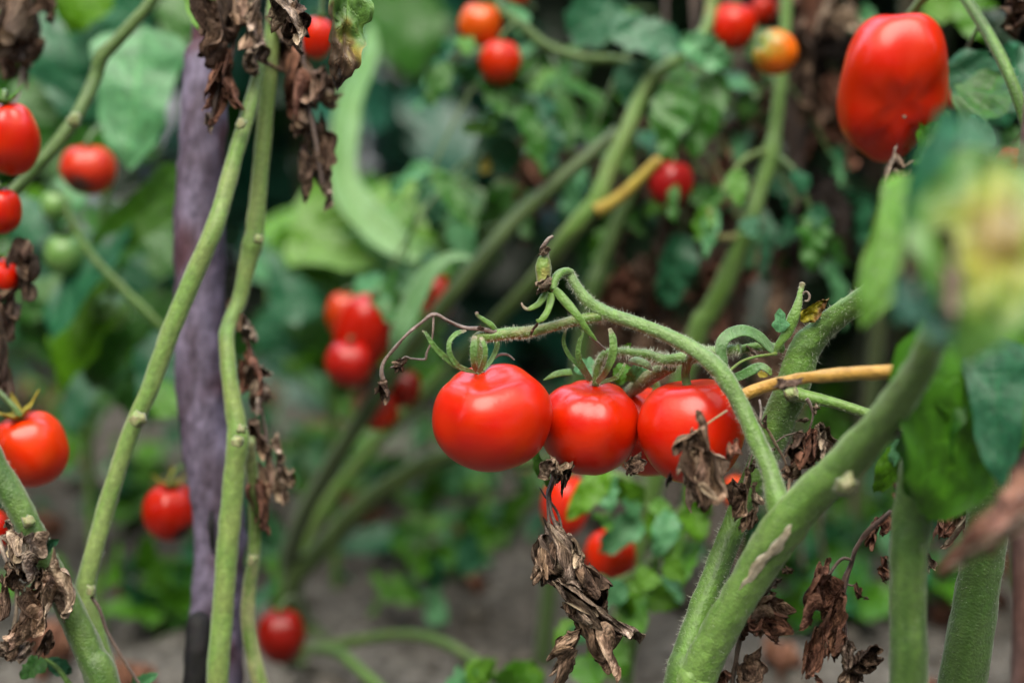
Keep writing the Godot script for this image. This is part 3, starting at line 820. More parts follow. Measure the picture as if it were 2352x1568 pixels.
	# dead leaf in front of the third fruit
	stalk(t, "dry_twig", "d", [[870, 130, 0.612, 26], [700, 240, 0.606, 26], [560, 340, 0.602, 30], [480, 400, 0.60, 34]], {"col": Color(0.42, 0.27, 0.12), "col2": Color(0.3, 0.2, 0.12), "sides": 8, "bump": 0.15})
	for a in [[480, 400, 600, 1430, 420, 0, "dry", 10], [430, 640, 560, 1380, 380, 5, "dry_tan", -30], [460, 390, 200, 740, 240, 10, "dry", -20], [500, 400, 700, 790, 130, 9, "dry", 20], [470, 400, 330, 1100, 210, 13, "dry_tan", 40], [450, 1100, 640, 1400, 190, 6, "dry", -30], [180, 880, 140, 1110, 60, 10, "dry_black", 0], [960, 480, 930, 800, 240, 3, "dry_red", 0]]:
		dl(t, "d", [a[0], a[1], 0.606], [a[2], a[3], 0.604], a[4], a[5], a[6], a[7])
	# dead leaves right of the flower stalk
	stalk(t, "dry_twig", "d", [[1090, 20, 0.625, 24], [1200, 140, 0.63, 30], [1290, 300, 0.634, 40], [1360, 350, 0.634, 36], [1460, 520, 0.636, 36], [1560, 700, 0.638, 34], [1600, 800, 0.638, 30]], {"col": Color(0.3, 0.21, 0.13), "col2": TW, "sides": 8, "bump": 0.2})
	stalk(t, "dry_twig", "d", [[1850, -20, 0.634, 50], [1900, 60, 0.634, 40], [1930, 180, 0.634, 30], [1890, 320, 0.634, 24], [1880, 400, 0.636, 24]], {"col": Color(0.2, 0.14, 0.12), "col2": TW, "sides": 8, "bump": 0.3})
	stalk(t, "dry_twig", "d", [[1480, 510, 0.636, 20], [1580, 440, 0.636, 18], [1680, 410, 0.636, 18], [1800, 370, 0.636, 18]], {"col": TW, "sides": 6})
	stalk(t, "dry_twig", "d", [[1640, 960, 0.63, 40], [1630, 1100, 0.625, 40], [1630, 1310, 0.62, 46]], {"col": Color(0.33, 0.22, 0.13), "col2": TW, "sides": 8})
	stalk(t, "dry_twig", "d", [[1270, 0, 0.64, 30], [1290, 120, 0.636, 34], [1280, 250, 0.634, 36]], {"col": Color(0.45, 0.38, 0.33), "col2": TW, "sides": 7})
	for a in [[1890, 380, 1640, 940, 330, 2, "dry_red", 0], [1840, 420, 1800, 900, 260, 11, "dry_dark", 30], [1700, 780, 1480, 950, 170, 5, "dry", -20], [1760, 760, 1780, 930, 240, 7, "dry", 20], [2010, 290, 2110, 790, 300, 1, "dry_tan", -20], [2010, 300, 2060, 760, 260, 8, "dry_grey", 30], [1950, 40, 1980, 160, 110, 3, "dry_tan", 0], [1820, 260, 1700, 260, 60, 6, "dry_tan", 0], [1560, 980, 1580, 1220, 110, 12, "dry_dark", 0], [1330, 240, 1320, 380, 120, 9, "dry_dark", 0], [1160, 160, 1230, 300, 110, 4, "dry_tan", 0], [1400, 580, 1430, 690, 90, 10, "dry_red", 0], [1080, 1020, 940, 1560, 260, 0, "dry", 20], [1160, 1050, 1250, 1400, 220, 13, "dry_tan", -20], [1060, 1030, 1030, 1400, 200, 6, "dry_dark", 40], [1190, 1350, 1010, 1620, 220, 2, "dry", 0], [1200, 760, 1190, 900, 110, 7, "dry_dark", 0]]:
		dl(t, "d", [a[0], a[1], 0.632 + 0.004 * sin(a[1])], [a[2], a[3], 0.63], a[4], a[5], a[6], a[7])
	stalk(t, "dry_twig", "d", [[1180, 660, 0.645, 20], [1120, 850, 0.642, 24], [1070, 1050, 0.636, 24]], {"col": TW, "sides": 6})
	# dead leaves hanging under the thick stem
	stalk(t, "dry_twig", "8", [[830, 850, 0.617, 20], [770, 940, 0.63, 22], [690, 1060, 0.635, 26], [620, 1200, 0.635, 28], [580, 1400, 0.635, 30], [560, 1540, 0.635, 28]], {"col": Color(0.12, 0.085, 0.06), "col2": TW, "sides": 7, "bump": 0.25})
	for a in [[760, 960, 690, 1180, 150, 4, "dry_red", 0], [810, 990, 720, 1160, 160, 7, "dry", 20], [700, 1060, 880, 1260, 170, 2, "dry_red", -20], [690, 1050, 660, 1240, 170, 11, "dry_red", 40], [640, 1100, 760, 1230, 140, 9, "dry", 0], [650, 1320, 620, 1520, 150, 5, "dry_dark", 0], [560, 1430, 460, 1540, 130, 1, "dry_red", 10], [600, 1400, 690, 1600, 150, 8, "dry_dark", 30], [480, 1370, 490, 1410, 46, 3, "dry", 0], [870, 790, 940, 820, 90, 12, "dry", 0], [820, 850, 850, 910, 70, 10, "dry_grey", 0]]:
		dl(t, "8", [a[0], a[1], 0.632], [a[2], a[3], 0.63], a[4], a[5], a[6], a[7])

func right_plant() -> void:
	var root := at(2085, 1568, 0.585)
	var t := thing("tomato_plant", "tomato plant at the right edge with two thick upright hairy stems", "tomato plant", Vector3(root.x, 0, root.z), "tomato plants")
	stalk(t, "stem", "", [[2120, 900, 0.575, 70], [2112, 1050, 0.578, 84], [2098, 1180, 0.58, 92], [2088, 1260, 0.58, 86], [2086, 1400, 0.582, 82], [2085, 1600, 0.585, 88]], {"col": Color(0.22, 0.34, 0.09), "col2": SD, "sides": 18, "sub": 8, "ridge": 0.03, "hairs": 1800, "hair": 0.0014, "down": Vector3(0.0, 0, -0.01)})
	stalk(t, "stem", "", [[2330, 500, 0.62, 60], [2305, 750, 0.625, 76], [2285, 950, 0.63, 86], [2272, 1150, 0.635, 96], [2252, 1320, 0.64, 98], [2205, 1600, 0.645, 106]], {"col": Color(0.15, 0.24, 0.07), "col2": SD, "sides": 18, "sub": 8, "ridge": 0.04, "hairs": 2200, "hair": 0.002, "down": Vector3(-0.01, 0, -0.01)})
	# large leaf hanging in front of the stems
	stalk(t, "leaf_stalk", "", [[2300, 740, 0.615, 26], [2275, 770, 0.58, 24], [2245, 782, 0.548, 20]], {"col": SM, "col2": SM})
	gl(t, "", [2245, 780, 0.548], [2190, 1240, 0.535], 330, broad, 1, "g1", -10)
	gl(t, "", [2170, 800, 0.552], [2100, 1170, 0.547], 170, green, 1, "g0", 15)
	gl(t, "", [2290, 840, 0.54], [2300, 1120, 0.53], 130, broad, 0, "g2", 20)
	gl(t, "", [2180, 800, 0.56], [2240, 1000, 0.54], 170, green, 2, "g1", -25)
	gl(t, "h", [420, 560, 0.60], [200, 1005, 0.60], 190, green, 3, "g7", 0)
	gl(t, "h", [400, 590, 0.597], [250, 760, 0.595], 90, small, 4, "g5", 40)
	dl(t, "h", [330, 850, 0.59], [400, 990, 0.59], 120, 4, "dry_red", 0)
	# blurred leaves right in front of the lens
	var spot := func(u: float, v: float) -> Color:
		var n := fbm(Vector3(u * 1.5, v * 2.0, 4.0)) * 0.6
		var c := Color(0.22, 0.52, 0.4).lerp(Color(0.95, 0.85, 0.5), clampf(1.2 - Vector2(u * 0.9 + 0.1, v * 2.0 - 0.85).length() * 1.5 + n, 0.0, 1.0))
		var k := clampf((0.28 - Vector2(u * 0.8 + 0.15, v * 2.0 - 0.75).length() + n * 0.5) * 5.0, 0.0, 1.0)
		return c.lerp(Color(0.66, 0.42, 0.5), k)
	var sm := blade({"seed": 4.1, "bend": 0.5, "fold": 0.08, "wave": 0.04, "bite": 0.0, "rows": 24, "cols": 12, "early": 0.62, "colf": spot})
	lay(t, "leaf", sm, M.g8, at(2290, 360, 0.42), at(2250, 830, 0.395), 350 * px(0.4), 0)
	gl(t, "", [2200, 350, 0.43], [2110, 760, 0.41], 190, broad, 1, "g2", -20)
	gl(t, "", [2105, 465, 0.48], [1985, 735, 0.455], 140, broad, 0, "g7", 10)
	gl(t, "", [2070, 640, 0.40], [2180, 790, 0.385], 90, green, 5, "g6", 30)
	dl(t, "", [2085, 560, 0.42], [2170, 790, 0.40], 110, 5, "dry_grey", 20)
	stalk(t, "leaf_stalk", "", [[2330, 500, 0.62, 34], [2400, 420, 0.52, 26], [2390, 350, 0.45, 24], [2290, 362, 0.42, 20]], {"col": SM})
	stalk(t, "leaf_stalk", "", [[2290, 360, 0.42, 20], [2200, 352, 0.43, 18], [2108, 462, 0.48, 14]], {"col": SM})
	# leaves above, beside the long fruit
	for a in [[2180, 140, 2352, 250, 140, 0.79, "g2", 0], [2352, 100, 2240, 330, 150, 0.81, "g2", 2], [2300, 170, 2200, 320, 150, 0.77, "g0", 4], [2260, 280, 2180, 420, 120, 0.75, "g2", 1], [2352, 300, 2280, 420, 110, 0.83, "g0", 5], [2190, 0, 2330, 80, 110, 0.93, "g1", 3], [2120, 10, 2230, 20, 80, 0.98, "g7", 6], [2250, 20, 2352, 110, 130, 0.88, "g3", 7], [2160, 250, 2130, 370, 90, 0.75, "g1", 2], [2200, 330, 2290, 440, 120, 0.73, "g2", 5], [2000, 20, 1960, 70, 60, 0.98, "g5", 1], [2340, 460, 2300, 560, 90, 0.83, "g0", 2]]:
		gl(t, "", [a[0], a[1], a[5]], [a[2], a[3], a[5] - 0.02], a[4], green, a[7], a[6], R.randf_range(-40, 40))
	stalk(t, "stem", "", [[2400, 420, 0.70, 30], [2330, 200, 0.70, 28], [2260, 60, 0.72, 26], [2180, -60, 0.74, 24]], {"col": SD, "col2": SM, "hairs": 200})
	stalk(t, "stem", "", [[2330, 500, 0.62, 60], [2370, 430, 0.65, 44], [2400, 420, 0.70, 34]], {"col": SD, "col2": SM})
	for a in [[2300, 20, 2352, 90, 110, 0.74, 2]]:
		dl(t, "", [a[0], a[1], a[5]], [a[2], a[3], a[5]], a[4], a[6], "dry_dark", R.randf_range(-40, 40))
	dl(t, "", [2055, 350, 0.73], [2062, 480, 0.72], 50, 10, "dry_grey", 0)
	# dead leaf against the second stem, blurred dead stalk in front
	for a in [[810, 910, 640, 1290, 130, 7, "dry_tan", 0], [840, 930, 760, 1200, 120, 2, "dry", 30], [660, 990, 600, 1200, 130, 5, "dry_red", 0], [540, 1280, 560, 1400, 70, 1, "dry_tan", 0], [700, 880, 850, 880, 60, 3, "dry_grey", 0]]:
		dl(t, "h", [a[0], a[1], 0.655], [a[2], a[3], 0.65], a[4], a[5], a[6], a[7])
	dl(t, "", [2352, 1130, 0.47], [2150, 1340, 0.45], 100, 3, "dry_red", 10)
	dl(t, "", [2400, 1050, 0.48], [2300, 1290, 0.46], 130, 8, "dry_red", -30)
	dl(t, "", [2380, 1180, 0.47], [2180, 1290, 0.455], 60, 12, "dry_tan", 0)
	stalk(t, "dry_twig", "", [[2420, 900, 0.52, 20], [2390, 1020, 0.49, 20], [2352, 1140, 0.47, 18], [2250, 1240, 0.46, 14]], {"col": TW, "col2": Color(0.35, 0.2, 0.16)})
	# dead feathered leaf between the stems
	stalk(t, "dry_twig", "f", [[830, 240, 0.62, 30], [650, 400, 0.625, 34], [560, 540, 0.63, 34], [520, 660, 0.635, 32], [475, 780, 0.635, 40], [460, 950, 0.635, 24], [470, 1100, 0.635, 28], [490, 1250, 0.635, 34], [540, 1400, 0.635, 30]], {"col": Color(0.15, 0.09, 0.075), "col2": Color(0.26, 0.15, 0.12), "sides": 8, "bump": 0.3})
	stalk(t, "dry_twig", "f", [[530, 620, 0.633, 24], [460, 605, 0.633, 26], [400, 660, 0.633, 28], [340, 750, 0.632, 26]], {"col": TW, "sides": 7})
	stalk(t, "dry_twig", "f", [[480, 800, 0.635, 16], [530, 815, 0.634, 14], [560, 800, 0.633, 14]], {"col": TW, "sides": 6})
	for a in [[330, 610, 250, 900, 170, 3, "dry_red", 0], [290, 800, 190, 1200, 170, 7, "dry_red", 20], [320, 900, 240, 1330, 170, 0, "dry_red", -20], [240, 1150, 150, 1560, 140, 5, "dry_red", 10], [230, 1500, 290, 1568, 60, 4, "dry_red", 0], [200, 860, 190, 900, 60, 8, "dry_black", 0], [390, 1000, 440, 1180, 130, 9, "dry_red", 0], [440, 1130, 380, 1420, 150, 2, "dry_red", 30], [420, 1200, 330, 1400, 130, 11, "dry", -10], [500, 1250, 480, 1500, 130, 6, "dry_grey", 0], [560, 1340, 770, 1360, 220, 1, "dry_dark", 0], [560, 1360, 640, 1600, 230, 10, "dry_dark", 20], [470, 1450, 430, 1600, 170, 13, "dry", 0], [560, 790, 570, 930, 90, 12, "dry_red", 0], [580, 900, 670, 920, 40, 4, "dry_dark", 0], [720, 300, 640, 560, 130, 8, "dry_red", 0], [780, 260, 740, 440, 130, 5, "dry_red", 30], [760, 600, 800, 810, 190, 2, "dry_red", 0]]:
		dl(t, "f", [a[0], a[1], 0.633 + 0.003 * sin(a[1])], [a[2], a[3], 0.632], a[4], a[5], a[6], a[7])

func left_plant() -> void:
	var root := at(250, 1568, 0.70)
	var t := thing("tomato_plant", "tomato plant in the lower left corner with a long slanting pale stem", "tomato plant", Vector3(root.x, 0, root.z), "tomato plants")
	stalk(t, "stem", "", [[606, 90, 0.74, 18], [592, 170, 0.735, 26], [572, 250, 0.73, 34], [545, 340, 0.725, 36], [515, 450, 0.72, 40], [490, 530, 0.715, 42], [450, 620, 0.715, 44], [392, 760, 0.715, 44], [345, 890, 0.715, 42], [308, 972, 0.715, 40], [270, 1080, 0.715, 40], [240, 1180, 0.715, 42], [212, 1280, 0.713, 42], [196, 1360, 0.712, 46], [215, 1450, 0.71, 50], [250, 1590, 0.71, 56]], {"col": Color(0.42, 0.48, 0.19), "col2": SL, "sides": 14, "sub": 6, "ridge": 0.03, "hairs": 1200, "hair": 0.0013, "down": Vector3(0.02, 0, 0)})
	scar(t, "", [309, 966, 0.70, 0], 30, Vector3(-0.3, 0.1, 1))
	scar(t, "", [556, 285, 0.715, 0], 20, Vector3(0.3, 0.1, 1))
	scar(t, "", [205, 1358, 0.697, 0], 22, Vector3(0, 0.2, 1))
	stalk(t, "stem", "", [[-60, 980, 0.69, 60], [-10, 1075, 0.69, 60], [40, 1160, 0.69, 62], [75, 1230, 0.69, 58], [115, 1310, 0.69, 58], [160, 1400, 0.69, 62], [205, 1500, 0.69, 68], [245, 1600, 0.69, 76]], {"col": Color(0.21, 0.31, 0.08), "col2": SD, "sides": 16, "sub": 7, "ridge": 0.05, "hairs": 1200, "hair": 0.0018, "down": Vector3(0.02, 0, 0)})
	scar(t, "", [68, 1195, 0.68, 0], 26, Vector3(0.7, 0.4, 0.6))
	gl(t, "4", [180, 960, 0.685], [265, 915, 0.68], 60, small, 0, "g2", 30)
	stalk(t, "dry_twig", "", [[208, 1370, 0.70, 9], [228, 1400, 0.70, 9], [245, 1450, 0.70, 8], [280, 1510, 0.70, 8], [325, 1580, 0.70, 7], [370, 1660, 0.70, 6]], {"col": TW, "sides": 6})
	# dead leaf and its pale stalk
	stalk(t, "dry_twig", "4", [[-20, 880, 0.685, 20], [20, 990, 0.68, 20], [60, 1080, 0.678, 22], [75, 1140, 0.677, 26], [70, 1250, 0.677, 18], [50, 1340, 0.677, 18], [10, 1420, 0.677, 18]], {"col": Color(0.45, 0.36, 0.27), "col2": TW, "sides": 7, "bump": 0.2})
	stalk(t, "dry_twig", "4", [[78, 1130, 0.677, 18], [130, 1110, 0.676, 16], [170, 1060, 0.675, 14]], {"col": Color(0.4, 0.3, 0.22), "sides": 6})
	for a in [[60, 880, 170, 1080, 120, 2, "dry_tan", 20], [130, 930, 180, 1110, 100, 7, "dry_grey", 0], [200, 1060, 290, 1300, 140, 5, "dry_tan", 0], [230, 1120, 160, 1380, 120, 0, "dry", 10], [200, 1250, 20, 1510, 120, 9, "dry", 30], [140, 1380, 0, 1500, 90, 3, "dry_grey", 0], [70, 1020, 130, 1160, 100, 11, "dry", 0], [10, 1080, 30, 1290, 90, 4, "dry_dark", 0], [40, 1340, 90, 1420, 90, 13, "dry_dark", 0], [0, 1400, 80, 1440, 80, 6, "dry_grey", 0], [230, 1330, 210, 1470, 60, 10, "dry_dark", 0], [180, 1050, 160, 1200, 90, 8, "dry_dark", 0], [40, 820, 50, 880, 50, 1, "dry_tan", 0]]:
		dl(t, "4", [a[0], a[1], 0.676], [a[2], a[3], 0.674], a[4], a[5], a[6], a[7])
	gl(t, "4", [200, 1460, 0.70], [90, 1540, 0.69], 110, green, 1, "g0", 0)
	gl(t, "4", [210, 1460, 0.70], [340, 1540, 0.70], 90, green, 3, "g2", 0)
	gl(t, "4", [600, 1590, 0.72], [700, 1530, 0.71], 70, small, 1, "g5", 0)
	stalk(t, "leaf_stalk", "4", [[330, 1600, 0.70, 30], [260, 1500, 0.70, 22], [205, 1460, 0.70, 16]], {"col": SM})
	# upper left stem
	stalk(t, "stem", "", [[400, -80, 0.80, 26], [345, 5, 0.80, 28], [275, 85, 0.80, 30], [232, 130, 0.80, 34], [215, 185, 0.80, 32], [168, 278, 0.79, 32], [100, 365, 0.785, 30], [30, 440, 0.78, 30], [-50, 520, 0.77, 34], [-110, 800, 0.72, 44], [-60, 980, 0.69, 50]], {"col": Color(0.20, 0.29, 0.09), "col2": SD, "sides": 12, "hairs": 300, "hair": 0.0015})
	scar(t, "", [168, 276, 0.775, 0], 24, Vector3(0.2, 0, 1))
	# dead leaves hanging at the left edge
	for a in [[60, -40, 50, 210, 60, 2, 0.80], [30, 0, 80, 120, 70, 9, 0.80], [90, -20, 110, 60, 60, 5, 0.8], [70, 100, 30, 200, 50, 7, 0.80]]:
		dl(t, "", [a[0], a[1], a[6]], [a[2], a[3], a[6]], a[4], a[5], "dry_dark" if a[5] % 2 else "dry", R.randf_range(-40, 40))
	stalk(t, "dry_twig", "", [[60, -120, 0.80, 10], [55, 0, 0.80, 10], [45, 200, 0.79, 8], [20, 245, 0.745, 8]], {"col": TW, "sides": 6})
	for a in [[20, 660, 5, 800, 60, 3], [5, 700, 20, 930, 50, 6], [70, 560, 60, 720, 60, 10], [15, 850, 20, 930, 40, 4]]:
		dl(t, "", [a[0], a[1], 0.75], [a[2], a[3], 0.74], a[4], a[5], "dry" if a[5] % 2 else "dry_dark", R.randf_range(-40, 40))

func stake_plant() -> void:
	var root := at(500, 1568, 0.73)
	var t := thing("tomato_plant", "tall pale stemmed tomato plant tied along the purple-brown stake", "tomato plant", Vector3(root.x, 0, root.z), "tomato plants")
	stalk(t, "stem", "", [[640, -80, 0.75, 34], [625, 90, 0.75, 38], [611, 250, 0.75, 38], [596, 420, 0.75, 38], [586, 520, 0.75, 44], [580, 560, 0.75, 48], [570, 600, 0.75, 42], [549, 690, 0.748, 36], [526, 745, 0.742, 34], [520, 785, 0.735, 36], [527, 870, 0.73, 38], [541, 960, 0.728, 44], [546, 1005, 0.727, 50], [541, 1060, 0.727, 50], [531, 1160, 0.727, 50], [520, 1290, 0.727, 50], [510, 1420, 0.727, 50], [500, 1600, 0.727, 52]], {"col": Color(0.42, 0.48, 0.18), "col2": SL, "sides": 14, "sub": 6, "ridge": 0.03, "hairs": 900, "hair": 0.0012, "down": Vector3(0.0, 0, -0.01)})
	scar(t, "", [541, 1016, 0.708, 0], 22, Vector3(-0.1, 0.1, 1))
	scar(t, "", [553, 985, 0.71, 0], 18, Vector3(0.1, 0.4, 1))
	scar(t, "", [600, 550, 0.735, 0], 18, Vector3(0.8, 0.1, 0.6))
	stalk(t, "stem", "", [[570, 1010, 0.735, 30], [578, 1080, 0.745, 28], [585, 1180, 0.75, 28], [583, 1280, 0.75, 28], [574, 1340, 0.75, 32], [568, 1420, 0.75, 34], [580, 1500, 0.75, 36], [605, 1600, 0.75, 40]], {"col": Color(0.42, 0.44, 0.19), "col2": SM, "sides": 12, "hairs": 200, "down": Vector3(0.03, 0, 0)})
	scar(t, "", [577, 1290, 0.737, 0], 22, Vector3(0, 0, 1))
	# dead leaves by the stake
	stalk(t, "dry_twig", "", [[560, -60, 0.73, 16], [545, 40, 0.728, 14], [530, 130, 0.725, 14], [500, 210, 0.722, 12], [480, 290, 0.72, 8]], {"col": TW, "sides": 7, "bump": 0.2})
	for a in [[520, 0, 490, 150, 90, 0, "dry_dark"], [560, -20, 530, 110, 100, 3, "dry"], [540, 60, 500, 190, 70, 6, "dry_dark"], [580, 10, 560, 140, 80, 9, "dry_tan"], [520, 120, 465, 235, 60, 2, "dry_red"], [505, 180, 475, 300, 55, 5, "dry_red"], [580, 110, 600, 170, 70, 11, "dry_grey"], [560, 150, 600, 165, 60, 8, "dry"], [530, 170, 550, 260, 40, 12, "dry_red"], [480, 260, 485, 305, 30, 1, "dry_tan"], [600, 20, 590, 130, 60, 4, "dry"], [500, 30, 480, 90, 60, 7, "dry"]]:
		dl(t, "", [a[0], a[1], 0.724], [a[2], a[3], 0.72], a[4] * 0.75, a[5], a[6], R.randf_range(-50, 50))
	gl(t, "", [455, -60, 0.74], [470, 80, 0.73], 90, broad, 0, "g7", 0)
	# dead leaves right of the tall stem
	stalk(t, "dry_twig", "", [[670, -60, 0.74, 12], [690, 80, 0.75, 12], [700, 200, 0.75, 12], [720, 300, 0.75, 10], [740, 420, 0.75, 8]], {"col": TW, "sides": 7, "bump": 0.2})
	for a in [[650, 90, 700, 220, 90, 0, "dry"], [680, 120, 740, 250, 100, 4, "dry"], [660, 160, 690, 310, 80, 7, "dry_red"], [720, 200, 790, 250, 50, 10, "dry_tan"], [700, 240, 710, 350, 70, 2, "dry"], [720, 300, 740, 420, 60, 5, "dry_dark"], [735, 400, 745, 500, 50, 9, "dry_grey"], [690, 330, 700, 470, 50, 12, "dry_dark"], [660, 70, 640, 130, 70, 3, "dry"], [750, 180, 720, 260, 80, 6, "dry_dark"]]:
		dl(t, "", [a[0], a[1], 0.76], [a[2], a[3], 0.755], a[4] * 0.75, a[5], a[6], R.randf_range(-50, 50))
	var tan := dl(t, "", [655, -30, 0.675], [692, 118, 0.67], 92, 1, "dry_tan", 20)
	tan.set_meta("label", "tan curled dead leaf hanging at the top edge")
	dl(t, "", [680, 20, 0.673], [685, 112, 0.67], 50, 11, "dry_dark", -30)
	# leaf that is half green, half dead
	var half := func(u: float, v: float) -> Color:
		var n := 0.25 * fbm(Vector3(u * 2.0, v * 4.0, 9.0))
		var c := Color(0.20, 0.44, 0.09).lerp(Color(0.62, 0.50, 0.12), clampf((v + n + 0.15 * u - 0.36) * 9.0, 0.0, 1.0))
		c = c.lerp(Color(0.34, 0.22, 0.14), clampf((v + n + 0.2 * u - 0.45) * 9.0, 0.0, 1.0))
		return c.lerp(Color(0.05, 0.035, 0.03), clampf((v + n - 0.76) * 8.0, 0.0, 1.0))
	var hm := blade({"seed": 5.3, "bend": 0.5, "fold": 0.5, "wave": 0.12, "bite": 0.18, "teeth": 5.0, "rows": 30, "cols": 10, "colf": half})
	lay(t, "leaf", hm, M.g9, at(800, -40, 0.665), at(785, 208, 0.66), 105 * px(0.66), -20).set_meta("label", "leaf with green upper half and dead brown lower half")
	stalk(t, "leaf_stalk", "", [[640, -70, 0.75, 16], [720, -110, 0.70, 12], [800, -45, 0.665, 10]], {"col": SM})
	stalk(t, "dry_twig", "", [[640, -75, 0.75, 12], [650, -90, 0.70, 10], [656, -30, 0.675, 8]], {"col": TW, "sides": 6})
	# dead leaves on the lower right of the stake
	for a in [[530, 690, 560, 760, 60, 4, "dry_dark"], [545, 730, 595, 790, 60, 8, "dry_grey"], [520, 700, 530, 790, 50, 2, "dry"], [560, 830, 600, 930, 70, 5, "dry_red"], [590, 840, 620, 890, 60, 11, "dry_tan"], [575, 900, 600, 960, 50, 7, "dry_grey"], [590, 960, 590, 1060, 60, 1, "dry"], [625, 1010, 640, 1080, 50, 9, "dry_tan"], [640, 1060, 672, 1172, 46, 10, "dry_tan"], [610, 1040, 625, 1200, 60, 3, "dry"], [600, 1100, 620, 1240, 50, 6, "dry_red"]]:
		dl(t, "", [a[0], a[1], 0.755], [a[2], a[3], 0.75], a[4], a[5], a[6], R.randf_range(-40, 40))
	stalk(t, "dry_twig", "", [[540, 700, 0.752, 10], [575, 800, 0.755, 9], [590, 900, 0.757, 9], [610, 1000, 0.757, 8], [615, 1120, 0.755, 7]], {"col": TW, "sides": 6})

func rnd_feathers(t: Node3D, list: Array, o := {}) -> void:
	for a in list:                                   # [x, y, depth, dx, dy, length in metres]
		var dir := Vector3(a[3], -a[4], R.randf_range(-0.3, 0.6))
		feather(t, at(a[0], a[1], a[2]), dir, a[5], o)

